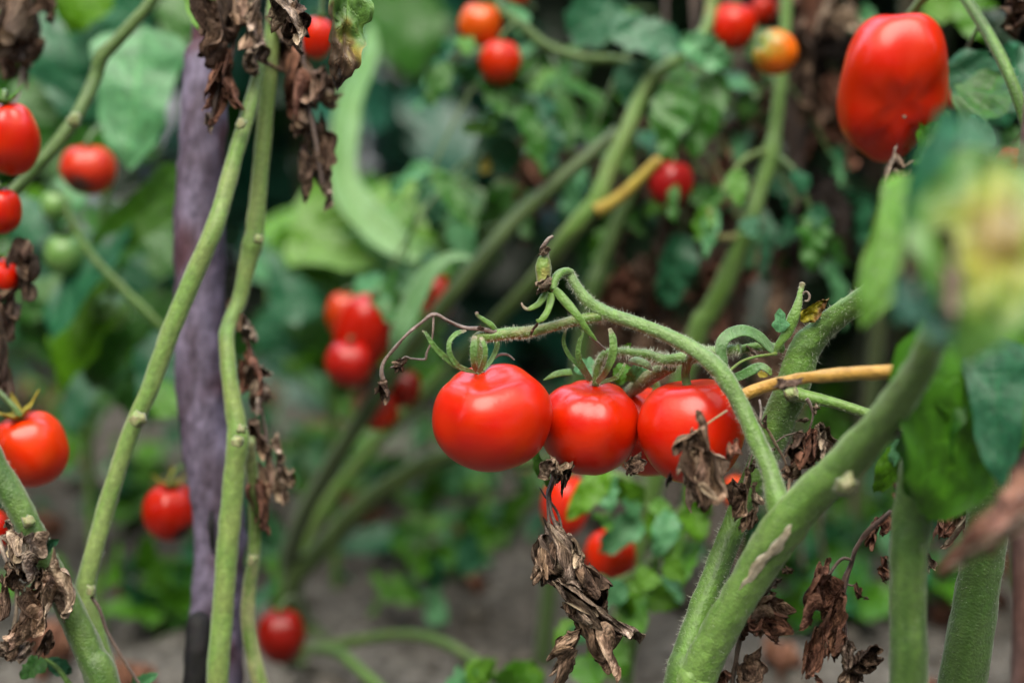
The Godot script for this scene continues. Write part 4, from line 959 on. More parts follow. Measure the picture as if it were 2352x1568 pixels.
func back_plants() -> void:
	# plant behind the middle
	var b := at(672, 1310, 1.12)
	var t := thing("tomato_plant", "blurred tomato plant in the middle background with bare diagonal stems", "tomato plant", Vector3(b.x, 0, b.z), "tomato plants")
	var foot := Vector3(0.02, 0, -0.02)
	stalk(t, "stem", "", [[1420, 300, 0.96, 30], [1290, 410, 0.96, 34], [1180, 510, 0.965, 36], [1060, 650, 0.97, 38], [960, 780, 0.985, 38], [860, 920, 1.0, 38], [760, 1070, 1.04, 40], [690, 1200, 1.08, 44], [665, 1300, 1.12, 46]], {"col": Color(0.13, 0.19, 0.05), "col2": Color(0.08, 0.13, 0.04), "sides": 12, "down": foot})
	stalk(t, "stem", "", [[1300, 1050, 1.0, 26], [1180, 1060, 1.03, 32], [1080, 1040, 1.05, 36], [1000, 1055, 1.06, 40], [900, 1110, 1.08, 44], [810, 1180, 1.10, 46], [730, 1270, 1.11, 48], [675, 1330, 1.12, 50]], {"col": Color(0.18, 0.25, 0.07), "col2": Color(0.09, 0.14, 0.04), "sides": 12, "down": foot})
	stalk(t, "stem", "", [[1180, 1580, 0.98, 22], [1080, 1510, 1.0, 24], [990, 1465, 1.02, 26], [890, 1460, 1.05, 26], [780, 1480, 1.07, 28], [690, 1500, 1.09, 30]], {"col": Color(0.17, 0.24, 0.06), "col2": SD, "sides": 10, "down": Vector3(0, 0, -0.02)})
	stalk(t, "stem", "", [[940, 1640, 0.98, 26], [850, 1560, 1.0, 26], [780, 1500, 1.03, 28], [720, 1490, 1.06, 28]], {"col": SD, "col2": SM, "sides": 10})
	rnd_feathers(t, [[1290, 410, 1.0, -1, 0.4, 0.08], [1180, 510, 1.0, -1, 0.1, 0.08], [960, 780, 1.02, 0.8, 0.5, 0.05]], {"mats": ["g0", "g1"], "size": 0.45})
	# plant with foliage behind the upper middle
	b = at(1330, 900, 1.15)
	var t2 := thing("tomato_plant", "blurred leafy tomato plant in the upper middle with a yellow leaf stalk", "tomato plant", Vector3(b.x, 0, b.z), "tomato plants")
	stalk(t2, "stem", "", [[1650, -60, 0.98, 24], [1625, 60, 0.96, 26], [1560, 130, 0.95, 28], [1490, 190, 0.945, 34], [1440, 300, 0.94, 38], [1400, 390, 0.94, 42], [1368, 465, 0.94, 44], [1300, 545, 0.95, 42], [1230, 640, 0.99, 36], [1130, 745, 1.04, 30], [1000, 880, 1.10, 28], [880, 1000, 1.14, 28], [770, 1130, 1.16, 30], [700, 1250, 1.16, 30]], {"col": Color(0.27, 0.36, 0.11), "col2": SM, "sides": 12, "down": Vector3(0, 0, 0)})
	stalk(t2, "leaf_stalk", "", [[1370, 485, 0.935, 34], [1420, 455, 0.93, 28], [1470, 410, 0.925, 26], [1515, 365, 0.92, 24]], {"col": Color(0.50, 0.38, 0.04), "col2": Color(0.42, 0.28, 0.03)})
	stalk(t2, "stem", "", [[1460, 420, 1.0, 30], [1420, 510, 1.0, 34], [1380, 610, 1.0, 36], [1350, 720, 1.0, 38]], {"col": Color(0.16, 0.25, 0.07), "col2": SD, "down": Vector3(-0.03, 0, -0.05)})
	stalk(t2, "stem", "", [[1080, -80, 0.95, 20], [1135, 10, 0.95, 24], [1195, 55, 0.95, 24], [1255, 105, 0.95, 24], [1340, 132, 0.95, 22], [1430, 140, 0.955, 24], [1500, 185, 0.945, 24]], {"col": Color(0.16, 0.24, 0.07), "col2": SD})
	stalk(t2, "stem", "", [[1640, -80, 0.97, 24], [1632, 20, 0.965, 24], [1615, 90, 0.96, 22]], {"col": Color(0.42, 0.36, 0.13), "col2": SM})
	for k in 22:
		var x := R.randf_range(1030, 1680)
		var y := R.randf_range(-30, 330) + (1680.0 - x) * 0.06
		if x < 1180 and y < 210:
			continue
		feather(t2, at(x, y, R.randf_range(0.97, 1.12)), Vector3(R.randf_range(-1, 1), R.randf_range(-0.5, 0.5), R.randf_range(0.0, 0.9)), R.randf_range(0.075, 0.125), {"mats": ["g2", "g5", "g0", "g0", "g1"], "pairs": 2, "size": 0.46, "droop": 0.8})
	for a in [[1400, 60, 1600, 110, 110, 0.93, "g2", 0], [1560, 90, 1690, 150, 80, 0.92, "g5", 2], [1640, 160, 1590, 360, 110, 0.93, "g0", 1], [1570, 180, 1520, 370, 120, 0.93, "g0", 4], [1130, 300, 1290, 200, 120, 0.98, "g2", 3], [1040, 440, 1000, 530, 130, 1.05, "g2", 5], [1060, 480, 1130, 640, 160, 1.06, "g0", 6], [1090, 330, 1200, 380, 130, 1.0, "g2", 7], [1230, 260, 1280, 390, 90, 0.98, "g2", 2], [1060, 290, 1150, 300, 40, 0.98, "g1", 0], [1180, 420, 1120, 560, 120, 1.06, "g0", 1], [1100, 370, 1120, 390, 50, 1.0, "g4", 1], [1420, 150, 1530, 260, 110, 0.95, "g2", 3], [1330, 60, 1440, 10, 100, 0.96, "g2", 5]]:
		gl(t2, "", [a[0], a[1], a[5]], [a[2], a[3], a[5] - 0.01], a[4], broad if a[7] == 5 or a[7] == 6 else green, a[7], a[6], R.randf_range(-30, 30))
	for k in 8:
		feather(t2, at(R.randf_range(1220, 1420), R.randf_range(150, 330), 1.1), Vector3(R.randf_range(-1, 1), -0.4, 0.4), R.randf_range(0.05, 0.08), {"dry": true, "mats": ["dry_dark", "dry_red"]})
	# plant with many dead leaves behind the right
	b = at(1600, 800, 1.0)
	var t3 := thing("tomato_plant", "blurred tomato plant right of centre hung with red-brown dead leaves", "tomato plant", Vector3(b.x, 0, b.z), "tomato plants")
	stalk(t3, "stem", "", [[1810, -80, 0.92, 26], [1805, 60, 0.92, 28], [1795, 180, 0.92, 30], [1782, 290, 0.92, 32], [1772, 350, 0.92, 42], [1745, 440, 0.92, 38], [1715, 530, 0.92, 44], [1665, 650, 0.93, 50], [1630, 720, 0.94, 50], [1590, 800, 0.95, 50]], {"col": Color(0.20, 0.32, 0.09), "col2": SM, "sides": 12, "down": Vector3(-0.05, 0, -0.05)})
	stalk(t3, "leaf_stalk", "", [[1772, 345, 0.92, 22], [1720, 360, 0.91, 16], [1690, 390, 0.91, 14], [1660, 440, 0.90, 12]], {"col": Color(0.25, 0.34, 0.1)})
	stalk(t3, "leaf_stalk", "", [[1775, 350, 0.92, 22], [1830, 400, 0.91, 16], [1860, 480, 0.91, 12]], {"col": SD})
	stalk(t3, "leaf_stalk", "", [[1690, 545, 0.92, 20], [1640, 540, 0.91, 14], [1630, 480, 0.90, 12]], {"col": Color(0.3, 0.3, 0.1)})
	for a in [[1690, 390, 1700, 470, 60, "g1", 0], [1630, 470, 1600, 550, 50, "g1", 2], [1640, 480, 1620, 590, 46, "g5", 1], [1830, 390, 1860, 440, 70, "g2", 3], [1860, 480, 1910, 520, 60, "g2", 4], [1880, 480, 1860, 620, 80, "g0", 5], [1720, 500, 1730, 540, 60, "g2", 1], [1555, 420, 1540, 520, 30, "g0", 2]]:
		gl(t3, "", [a[0], a[1], 0.905], [a[2], a[3], 0.895], a[4], green, a[6], a[5], R.randf_range(-40, 40))
	for k in 62:
		var x := R.randf_range(1420, 1890)
		var y := R.randf_range(330, 860)
		if x > 1800 and y > 640:
			continue
		var dd := R.randf_range(0.97, 1.12)
		var L := R.randf_range(90, 190)
		dl(t3, "", [x, y, dd], [x + R.randf_range(-40, 40), y + L, dd - 0.01], R.randf_range(50, 90), R.randi() % 14, ("dry_black" if x > 1800 else ["dry_red", "dry_dark", "dry", "dry_dark"][R.randi() % 4]), R.randf_range(-60, 60))  # black leaves towards the right paint in the dark of the gap
	for k in 14:
		var x := R.randf_range(1500, 1900)
		stalk(t3, "dry_twig", "", [[x + R.randf_range(-40, 40), -60, 1.02, 10], [x, 250, 1.02, 10], [x + R.randf_range(-40, 40), 600, 1.02, 9], [x + R.randf_range(-60, 60), 900, 1.03, 9], [x + R.randf_range(-60, 60), 1300, 1.04, 9]], {"col": TW, "col2": Color(0.08, 0.05, 0.04), "sides": 6})
	for k in 34:
		var x := R.randf_range(1680, 1930)
		var y := R.randf_range(-40, 330)
		var dd := R.randf_range(0.98, 1.1)
		dl(t3, "", [x, y, dd], [x + R.randf_range(-50, 50), y + R.randf_range(80, 150), dd], R.randf_range(30, 70), R.randi() % 14, ["dry_red", "dry_dark", "dry_dark", "dry_black"][R.randi() % 4], R.randf_range(-60, 60))
	for k in 6:
		var x := R.randf_range(1880, 1960)
		dl(t3, "", [x, R.randf_range(0, 40), 0.95], [x + R.randf_range(-40, 40), R.randf_range(60, 120), 0.95], 40, R.randi() % 14, "dry_tan", R.randf_range(-60, 60))

	# unseen canopy added above the frame to shade the dark gap behind
	for k in 64:
		feather(t3, Vector3(R.randf_range(0.12, 1.0), R.randf_range(0.62, 1.2), R.randf_range(-1.6, -0.98)), Vector3(R.randf_range(-1, 1), R.randf_range(-0.1, 0.4), R.randf_range(-0.6, 0.8)), R.randf_range(0.15, 0.24), {"mats": ["g0", "g2", "g3"], "size": 0.5, "droop": 0.4})
	for k in 5:
		var x := 0.15 + k * 0.15
		part(t3, "stem", tube([Vector3(x, -0.02, -1.2), Vector3(x + 0.03, 0.5, -1.22), Vector3(x - 0.03, 1.15, -1.15)], [0.007, 0.006, 0.004], {"sides": 8, "col": SD, "col2": TW}), M.stem)

func bean_plant() -> void:
	var b := at(200, 900, 1.15)
	var t := thing("bean_plant", "leafy plant with broad heart-shaped green leaves at the left", "plant", Vector3(b.x, 0, b.z))
	stalk(t, "stem", "", [[330, -80, 1.05, 16], [310, 100, 1.05, 16], [260, 330, 1.06, 18], [230, 560, 1.08, 20], [220, 760, 1.10, 22], [200, 900, 1.13, 22]], {"col": SM, "col2": SD, "down": Vector3.ZERO})
	stalk(t, "stem", "", [[150, 480, 0.93, 14], [205, 580, 0.93, 16], [280, 660, 0.93, 15], [365, 745, 0.93, 14], [430, 830, 0.95, 14]], {"col": Color(0.24, 0.32, 0.1), "col2": SM, "down": Vector3(0, 0, -0.1)})
	for a in [[320, 125, 285, 385, 190, 0.94, "g5", 0, 0], [150, 60, 190, 300, 190, 1.02, "g2", 1, 10], [210, -60, 130, 60, 150, 0.98, "g7", 2, 0], [10, 0, 20, 190, 60, 0.95, "g1", 3, 0], [260, 20, 330, 60, 130, 1.05, "g2", 2, 20], [60, 200, 130, 290, 70, 1.05, "g0", 1, 0], [400, 440, 190, 590, 110, 0.98, "g1", 0, -20], [250, 560, 50, 780, 130, 0.97, "g2", 1, 30], [230, 700, 60, 900, 140, 1.0, "g7", 2, 20], [280, 740, 160, 920, 100, 1.02, "g0", 3, 0], [330, 500, 260, 620, 120, 1.08, "g0", 1, 0], [360, 620, 290, 740, 130, 1.06, "g2", 2, 0], [390, 560, 350, 640, 90, 1.05, "g0", 0, 0], [330, 700, 390, 800, 140, 1.05, "g0", 3, 0], [120, 560, 60, 640, 110, 1.0, "g2", 0, 0], [80, 480, 20, 560, 110, 0.98, "g2", 2, 0], [390, 800, 330, 960, 120, 1.0, "g2", 1, 0], [300, 880, 360, 950, 110, 1.05, "g0", 2, 20], [400, 900, 350, 950, 90, 0.95, "g1", 1, 0], [200, 860, 150, 1000, 80, 1.1, "g2", 0, 0], [170, 420, 120, 520, 70, 1.0, "g5", 1, 0], [100, 640, 40, 740, 100, 1.1, "g0", 1, 0], [240, 380, 330, 470, 100, 1.12, "g3", 1, 0], [420, 0, 390, 120, 90, 1.1, "g0", 1, 0]]:
		gl(t, "", [a[0], a[1], a[5]], [a[2], a[3], a[5] - 0.015], a[4], broad, a[7], a[6], a[8])
	for k in 26:
		var x := R.randf_range(-40, 420)
		var y := R.randf_range(380, 930)
		gl(t, "", [x, y, R.randf_range(1.08, 1.3)], [x + R.randf_range(-90, 60), y + R.randf_range(80, 170), 1.15], R.randf_range(90, 150), broad, k, ["g7", "g5", "g1", "g0"][k % 4], R.randf_range(-40, 40))
	# long pale strap leaves of a plant behind the stake
	b = at(880, 640, 1.25)
	var t2 := thing("bean_plant", "pale green plant with long strap-shaped leaves right of the stake", "plant", Vector3(b.x, 0, b.z))
	stalk(t2, "stem", "", [[770, 560, 1.2, 18], [760, 700, 1.2, 20], [760, 860, 1.22, 22]], {"col": SM, "down": Vector3.ZERO})
	stalk(t2, "leaf", "", [[850, 60, 1.20, 20], [845, 130, 1.18, 44], [805, 220, 1.15, 60], [790, 320, 1.13, 66], [785, 400, 1.12, 70], [815, 470, 1.11, 84], [880, 540, 1.10, 80], [950, 578, 1.09, 60], [1030, 575, 1.08, 26]], {"col": Color(0.27, 0.50, 0.24), "col2": Color(0.20, 0.42, 0.12), "flat": 0.15, "fold": 0.3, "face": Vector3(0.3, 0.3, 0.9), "sides": 12, "sub": 8})
	stalk(t2, "leaf", "", [[1080, 590, 0.93, 12], [1030, 592, 0.93, 26], [985, 630, 0.93, 46], [950, 700, 0.93, 54], [920, 770, 0.93, 50], [905, 830, 0.94, 20]], {"col": Color(0.25, 0.46, 0.27), "col2": Color(0.18, 0.38, 0.18), "flat": 0.15, "fold": 0.3, "face": Vector3(-0.3, 0.4, 0.9), "sides": 12, "sub": 8})
	for a in [[700, 560, 880, 600, 100, 1.13, "g7", 0], [650, 570, 760, 650, 110, 1.15, "g1", 1], [780, 620, 900, 660, 110, 1.15, "g1", 2], [640, 690, 740, 690, 100, 1.12, "g2", 3], [660, 600, 640, 700, 90, 1.15, "g2", 0], [720, 450, 820, 520, 100, 1.15, "g7", 1], [900, 480, 960, 520, 60, 1.12, "g1", 2], [720, 740, 660, 860, 130, 1.2, "g1", 0], [700, 700, 760, 800, 120, 1.18, "g0", 3], [860, 640, 940, 600, 90, 1.14, "g5", 1], [800, 590, 700, 640, 110, 1.16, "g2", 2], [620, 740, 680, 830, 100, 1.2, "g2", 1]]:
		gl(t2, "", [a[0], a[1], a[5]], [a[2], a[3], a[5] - 0.015], a[4], broad, a[7], a[6], R.randf_range(-30, 30))
	for k in 24:
		var x := R.randf_range(600, 960)
		var y := R.randf_range(430, 820)
		gl(t2, "", [x, y, R.randf_range(1.22, 1.4)], [x + R.randf_range(-90, 90), y + R.randf_range(60, 150), 1.25], R.randf_range(80, 130), broad, k, ["g7", "g1", "g5", "g7"][k % 4], R.randf_range(-40, 40))

func young_plants() -> void:
	# young plant with soft bright leaves under the cluster
	var b := at(1560, 1568, 0.88)
	var t := thing("young_plant", "young bright green leafy plant below the tomato cluster", "plant", Vector3(b.x, 0, b.z))
	stalk(t, "stem", "", [[1385, 1085, 0.84, 12], [1440, 1100, 0.84, 14], [1480, 1160, 0.845, 18], [1510, 1240, 0.85, 22], [1500, 1320, 0.855, 24], [1470, 1420, 0.86, 24], [1450, 1500, 0.865, 24], [1440, 1580, 0.87, 26]], {"col": Color(0.25, 0.38, 0.14), "col2": SM, "down": Vector3(0.0, 0, -0.02), "hairs": 200, "hair": 0.001})
	for a in [[1400, 1075, 1300, 1195, 100, "g7", 0], [1380, 1090, 1400, 1170, 90, "g5", 1], [1430, 1100, 1390, 1165, 80, "g7", 2], [1445, 1105, 1480, 1160, 60, "g7", 3], [1440, 1120, 1470, 1200, 70, "g5", 1], [1475, 1160, 1440, 1120, 60, "g7", 0], [1470, 1190, 1380, 1262, 90, "g5", 4], [1500, 1170, 1530, 1290, 76, "g7", 0], [1540, 1170, 1520, 1280, 90, "g5", 3], [1500, 1150, 1550, 1200, 60, "g1", 2], [1580, 1160, 1620, 1240, 100, "g7", 1], [1600, 1090, 1660, 1130, 90, "g5", 0], [1570, 1120, 1640, 1160, 110, "g7", 4], [1620, 1130, 1600, 1210, 80, "g7", 3], [1380, 1180, 1400, 1200, 50, "g1", 1], [1510, 1330, 1560, 1350, 90, "g5", 2], [1500, 1310, 1470, 1350, 80, "g7", 1], [1530, 1290, 1570, 1330, 80, "g7", 0], [1440, 1345, 1380, 1380, 90, "g5", 3], [1450, 1340, 1560, 1400, 100, "g7", 1], [1440, 1340, 1470, 1450, 120, "g1", 0], [1400, 1330, 1360, 1400, 90, "g5", 2], [1450, 1370, 1400, 1430, 90, "g7", 4], [1500, 1350, 1540, 1400, 70, "g5", 2], [1330, 1430, 1270, 1490, 80, "g7", 1], [1350, 1440, 1300, 1480, 70, "g5", 3], [1380, 1460, 1440, 1540, 110, "g1", 3], [1350, 1500, 1360, 1568, 130, "g1", 1], [1400, 1440, 1360, 1500, 90, "g7", 0], [1560, 1210, 1540, 1300, 60, "g7", 2], [1590, 1240, 1560, 1330, 80, "g1", 1]]:
		gl(t, "", [a[0], a[1], R.randf_range(0.815, 0.85)], [a[2], a[3], R.randf_range(0.805, 0.84)], a[4] * 0.78, small if a[6] % 3 else green, a[6], a[5], R.randf_range(-35, 35))
	for a in [[1500, 1220, 1600, 1130], [1490, 1180, 1400, 1080], [1500, 1320, 1560, 1340], [1460, 1440, 1340, 1440], [1505, 1280, 1390, 1340], [1505, 1250, 1580, 1160], [1480, 1390, 1440, 1345]]:
		stalk(t, "leaf_stalk", "", [[a[0], a[1], 0.85, 12], [(a[0] + a[2]) * 0.5, (a[1] + a[3]) * 0.5 + 8, 0.843, 9], [a[2], a[3], 0.836, 7]], {"col": Color(0.25, 0.38, 0.14)})
	# a second one peeping over the lower edge
	b = at(1140, 1590, 0.85)
	var t2 := thing("young_plant", "small leafy plant just showing above the lower edge of the picture", "plant", Vector3(b.x, 0, b.z))
	stalk(t2, "stem", "", [[1140, 1570, 0.85, 14], [1140, 1640, 0.85, 18]], {"col": SM, "down": Vector3.ZERO})
	for a in [[1080, 1575, 1020, 1590, 90, "g5", 0], [1120, 1560, 1080, 1530, 90, "g7", 1], [1130, 1550, 1110, 1535, 60, "g7", 2], [1160, 1560, 1240, 1545, 80, "g1", 3], [1190, 1560, 1250, 1570, 90, "g7", 4], [1150, 1575, 1180, 1545, 90, "g1", 0], [1100, 1590, 1050, 1560, 90, "g5", 1], [1200, 1590, 1230, 1560, 70, "g1", 2]]:
		gl(t2, "", [a[0], a[1], 0.85], [a[2], a[3], 0.84], a[4], small, a[6], a[5], R.randf_range(-20, 20))

func far_bushes() -> void:
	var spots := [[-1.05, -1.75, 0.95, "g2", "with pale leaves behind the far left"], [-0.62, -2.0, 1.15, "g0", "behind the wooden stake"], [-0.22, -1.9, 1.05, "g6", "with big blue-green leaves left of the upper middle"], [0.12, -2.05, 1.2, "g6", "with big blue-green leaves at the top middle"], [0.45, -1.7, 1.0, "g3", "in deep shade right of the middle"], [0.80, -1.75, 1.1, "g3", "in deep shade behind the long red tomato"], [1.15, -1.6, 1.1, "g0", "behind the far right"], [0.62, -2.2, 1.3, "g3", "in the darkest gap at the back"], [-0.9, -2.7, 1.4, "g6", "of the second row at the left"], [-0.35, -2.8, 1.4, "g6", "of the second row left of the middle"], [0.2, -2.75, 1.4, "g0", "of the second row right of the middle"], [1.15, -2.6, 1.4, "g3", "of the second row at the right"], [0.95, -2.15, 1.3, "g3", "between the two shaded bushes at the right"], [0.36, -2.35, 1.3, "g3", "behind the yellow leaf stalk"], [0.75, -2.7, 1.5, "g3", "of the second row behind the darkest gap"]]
	var k := 0
	for s in spots:
		var t := thing("leafy_bush", "dark leafy bush in the far background " + s[4], "bush", Vector3(s[0], 0, s[1]), "bushes behind the tomato patch")
		for j in 4:
			var a := R.randf() * TAU
			var tip := Vector3(s[0] + cos(a) * 0.18, s[2] * R.randf_range(0.8, 1.0), s[1] + sin(a) * 0.15)
			part(t, "stem", tube([Vector3(s[0] + cos(a) * 0.03, -0.03, s[1] + sin(a) * 0.03), Vector3(s[0] + cos(a) * 0.08, s[2] * 0.45, s[1] + sin(a) * 0.06), tip], [0.012, 0.009, 0.004], {"sides": 7, "sub": 4, "col": SD, "col2": TW}), M.stem)
		var dark: bool = s[3] == "g3"  # near-black g3 green carries the shade of the deep gap in its colour
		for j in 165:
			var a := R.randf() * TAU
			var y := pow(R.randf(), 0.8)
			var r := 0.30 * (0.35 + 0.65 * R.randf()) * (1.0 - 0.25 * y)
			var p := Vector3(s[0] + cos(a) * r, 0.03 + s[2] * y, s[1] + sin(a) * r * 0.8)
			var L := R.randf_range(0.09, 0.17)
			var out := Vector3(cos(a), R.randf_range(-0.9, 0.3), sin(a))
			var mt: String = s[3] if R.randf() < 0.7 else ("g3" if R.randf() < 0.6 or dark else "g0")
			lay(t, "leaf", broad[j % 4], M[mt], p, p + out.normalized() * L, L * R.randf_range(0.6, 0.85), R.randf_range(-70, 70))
		k += 1

func added_bushes() -> void:
	# unseen tall bushes added around the viewpoint to hide the low sky
	var spots := [[-1.5, 0.9, 1.4], [-0.95, 1.05, 1.5], [-0.4, 1.15, 1.4], [0.15, 1.2, 1.55], [0.7, 1.1, 1.4], [1.25, 0.95, 1.5], [-1.6, 0.2, 1.4], [-1.65, -0.6, 1.4], [1.55, 0.2, 1.5], [1.6, -0.6, 1.5], [-1.45, -1.3, 1.4], [1.5, -1.3, 1.5], [-2.1, 0.6, 1.5], [2.1, 0.5, 1.5], [0.92, -0.95, 1.1], [-0.95, -0.95, 1.1]]
	for s in spots:
		var t := thing("added_bush", "unseen tall leafy bush added to hide the low sky", "bush", Vector3(s[0], 0, s[1]), "unseen bushes added to hide the low sky")
		for j in 3:
			var a := j * 2.1
			part(t, "stem", tube([Vector3(s[0] + cos(a) * 0.03, -0.03, s[1] + sin(a) * 0.03), Vector3(s[0] + cos(a) * 0.08, s[2] * 0.5, s[1] + sin(a) * 0.06), Vector3(s[0] + cos(a) * 0.15, s[2], s[1] + sin(a) * 0.12)], [0.014, 0.010, 0.005], {"sides": 6, "sub": 3, "col": SD, "col2": TW}), M.stem)
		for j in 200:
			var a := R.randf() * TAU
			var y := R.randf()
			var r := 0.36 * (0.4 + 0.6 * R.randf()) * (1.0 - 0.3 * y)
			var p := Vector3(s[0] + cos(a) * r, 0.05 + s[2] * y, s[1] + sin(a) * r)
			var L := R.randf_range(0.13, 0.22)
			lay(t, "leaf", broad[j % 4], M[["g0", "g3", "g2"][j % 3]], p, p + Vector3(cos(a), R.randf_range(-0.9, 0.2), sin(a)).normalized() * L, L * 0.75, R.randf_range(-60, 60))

func fruits() -> void:
	# the cluster in focus
	var f := "ripe tomatoes of the cluster in focus"
	var red := {"mat": "fruit_focus", "na": 84, "nv": 56, "calyx": false, "group": f}
	var t1 := tomato("round red tomato at the left end of the cluster in focus", 1131, 956, 0.645, 276, 236, red.merged({"axis": Vector3(-0.14, 1, 0.16), "amp": 0.028, "lobes": 5.0, "seed": 2.2, "turn": 0.4, "dip": 0.20, "square": 0.82}))
	var t2 := tomato("middle red tomato of the cluster in focus", 1355, 980, 0.668, 232, 216, red.merged({"axis": Vector3(0.03, 1, 0.10), "amp": 0.035, "lobes": 6.0, "seed": 4.6, "turn": 1.1, "dip": 0.17, "square": 0.84, "taper": 0.12}))
	tomato("red tomato at the right end of the cluster, partly covered by a dry leaf", 1590, 985, 0.655, 248, 250, red.merged({"axis": Vector3(-0.12, 1, -0.12), "amp": 0.035, "lobes": 4.0, "seed": 1.3, "turn": 0.2, "dip": 0.18, "square": 0.88, "taper": 0.1, "to": [1640, 842, 0.628]}))
	tomato("red tomato half hidden behind the middle and right tomatoes of the cluster", 1492, 990, 0.706, 205, 205, red.merged({"to": [1446, 902, 0.70], "seed": 5.0}))
	var fz := Vector3(0.0, 0.35, 0.9)
	var gcol := {"col": Color(0.17, 0.33, 0.09), "col2": Color(0.24, 0.38, 0.09), "flat": 0.2, "fold": 0.3, "face": fz, "sides": 12, "sub": 6, "tip": Color(0.35, 0.3, 0.2), "tip_from": 0.85, "hairs": 110, "hair": 0.0008}
	for l in [[[955, 908, 0.645, 21], [860, 880, 0.635, 36], [765, 815, 0.63, 38], [695, 745, 0.627, 31], [652, 675, 0.626, 18], [628, 654, 0.626, 7]], [[930, 905, 0.643, 21], [850, 872, 0.633, 31], [797, 800, 0.63, 33], [792, 725, 0.63, 31], [835, 672, 0.632, 31], [895, 652, 0.635, 12]], [[960, 905, 0.642, 24], [945, 850, 0.636, 43], [940, 770, 0.634, 47], [948, 690, 0.635, 31]], [[975, 908, 0.64, 24], [1005, 840, 0.634, 33], [1012, 760, 0.632, 31], [985, 695, 0.633, 21]], [[1000, 895, 0.645, 21], [1050, 830, 0.65, 33], [1085, 750, 0.652, 33], [1078, 690, 0.652, 21]]]:
		stalk(t1, "sepal", "5", l, gcol)
	stalk(t1, "sepal", "5", [[1050, 830, 0.65, 17], [1100, 800, 0.652, 18], [1150, 800, 0.652, 15], [1192, 832, 0.65, 8]], {"col": TW, "col2": Color(0.2, 0.1, 0.11), "flat": 0.4, "face": fz})
	for l in [[[1640, 945, 0.668, 28], [1600, 880, 0.655, 34], [1530, 810, 0.652, 28], [1492, 720, 0.651, 25], [1510, 635, 0.651, 10]], [[1660, 955, 0.664, 28], [1620, 890, 0.653, 38], [1582, 810, 0.648, 36], [1590, 720, 0.647, 28], [1610, 670, 0.647, 11], [1585, 625, 0.648, 5]], [[1700, 968, 0.660, 31], [1755, 900, 0.646, 40], [1792, 800, 0.642, 53], [1795, 710, 0.642, 46], [1775, 640, 0.643, 24]], [[1720, 972, 0.660, 28], [1800, 945, 0.648, 28], [1850, 900, 0.645, 24], [1868, 850, 0.645, 8]], [[1690, 950, 0.668, 36], [1700, 870, 0.672, 57], [1740, 800, 0.672, 50], [1760, 770, 0.67, 21]], [[1650, 950, 0.672, 28], [1600, 880, 0.69, 36], [1560, 860, 0.70, 30]]]:
		stalk(t2, "sepal", "5", l, gcol)
	stalk(t2, "dry_style", "5", [[1655, 690, 0.645, 14], [1700, 725, 0.648, 15], [1750, 770, 0.652, 12]], {"col": Color(0.3, 0.22, 0.2), "col2": TW, "sides": 6})
	# the rest, nearest first
	tomato("long ribbed red tomato with its blossom end towards the viewer, upper right", 2050, 198, 0.75, 250, 210, {"axis": Vector3(0.04, 0.38, -0.92), "squash": Vector3(1.0, 1.0, 1.45), "amp": 0.07, "foot_ribs": 0.9, "lobes": 5.0, "seed": 1.0, "turn": 0.0, "foot": 0.07, "na": 84, "nv": 56, "square": 0.8, "mat": "fruit_focus", "calyx": false, "dip": 0.1, "col": Color(0.600, 0.0144, 0.0030), "to": [2180, -60, 0.74]})
	var scar_at := at(2047, 262, 0.75) + Vector3(0, 0, 0.0265)
	part(get_node("tomato_004"), "blossom_scar", tube([scar_at, scar_at + Vector3(-0.0003, -0.0005, 0.0012)], [0.0011, 0.0006], {"sides": 8, "col": Color(0.16, 0.07, 0.03), "col2": Color(0.3, 0.16, 0.08)}), M.stem)
	tomato("large red tomato at the left edge in the lower half", 70, 1030, 0.735, 166, 178, {"axis": Vector3(-0.2, 1, 0.2), "col": Color(0.696, 0.0240, 0.0024), "col2": Color(0.700, 0.0400, 0.0030), "to": [-40, 900, 0.735], "sepal_mat": "g4", "na": 56, "nv": 36})
	tomato("red plum tomato at the left edge in the upper half", 22, 318, 0.74, 136, 172, {"axis": Vector3(0.0, 1, 0.2), "to": [20, 245, 0.745], "na": 56, "nv": 36, "dip": 0.1})
	tomato("small red tomato at the left edge below the plum tomato", 0, 482, 0.745, 96, 112, {"axis": Vector3(0.1, 1, 0.2), "to": [-60, 400, 0.76]})
	tomato("smallest red tomato at the left edge, third from the top", -4, 638, 0.745, 92, 98, {"axis": Vector3(0.0, 1, 0.2), "to": [-60, 560, 0.755]})
	tomato("red tomato cut by the left edge beside the thick lower stem", -30, 1222, 0.78, 104, 110, {"to": [-60, 1130, 0.78], "calyx": false})
	tomato("dull red rotting tomato with a dark cracked patch below the heart-shaped leaf", 203, 388, 0.92, 126, 118, {"col": Color(0.504, 0.0240, 0.0090), "col2": Color(0.576, 0.0400, 0.0120), "patch": Color(0.09, 0.04, 0.03), "patch_at": Vector3(-0.15, -0.45, 0.85), "patch_cos": 0.84, "turn": 0.0, "axis": Vector3(0.05, 1, 0.1), "to": [260, 300, 1.0], "calyx": false})
	tomato("red tomato with a dark bruise, tucked behind the left side of the stake", 390, 1175, 0.86, 124, 138, {"col": Color(0.442, 0.0096, 0.0019), "col2": Color(0.486, 0.0144, 0.0019), "patch": Color(0.03, 0.015, 0.012), "patch_at": Vector3(0.75, -0.6, 0.55), "patch_cos": 0.86, "turn": 0.0, "axis": Vector3(0.1, 1, 0.1), "to": [430, 1080, 0.86], "sepal_mat": "g4"})
	tomato("dark red tomato low down right of the stake", 645, 1460, 1.0, 112, 128, {"col": Color(0.224, 0.0044, 0.0020), "col2": Color(0.247, 0.0066, 0.0020), "to": [690, 1380, 1.06], "axis": Vector3(0, 1, 0.1), "calyx": false})
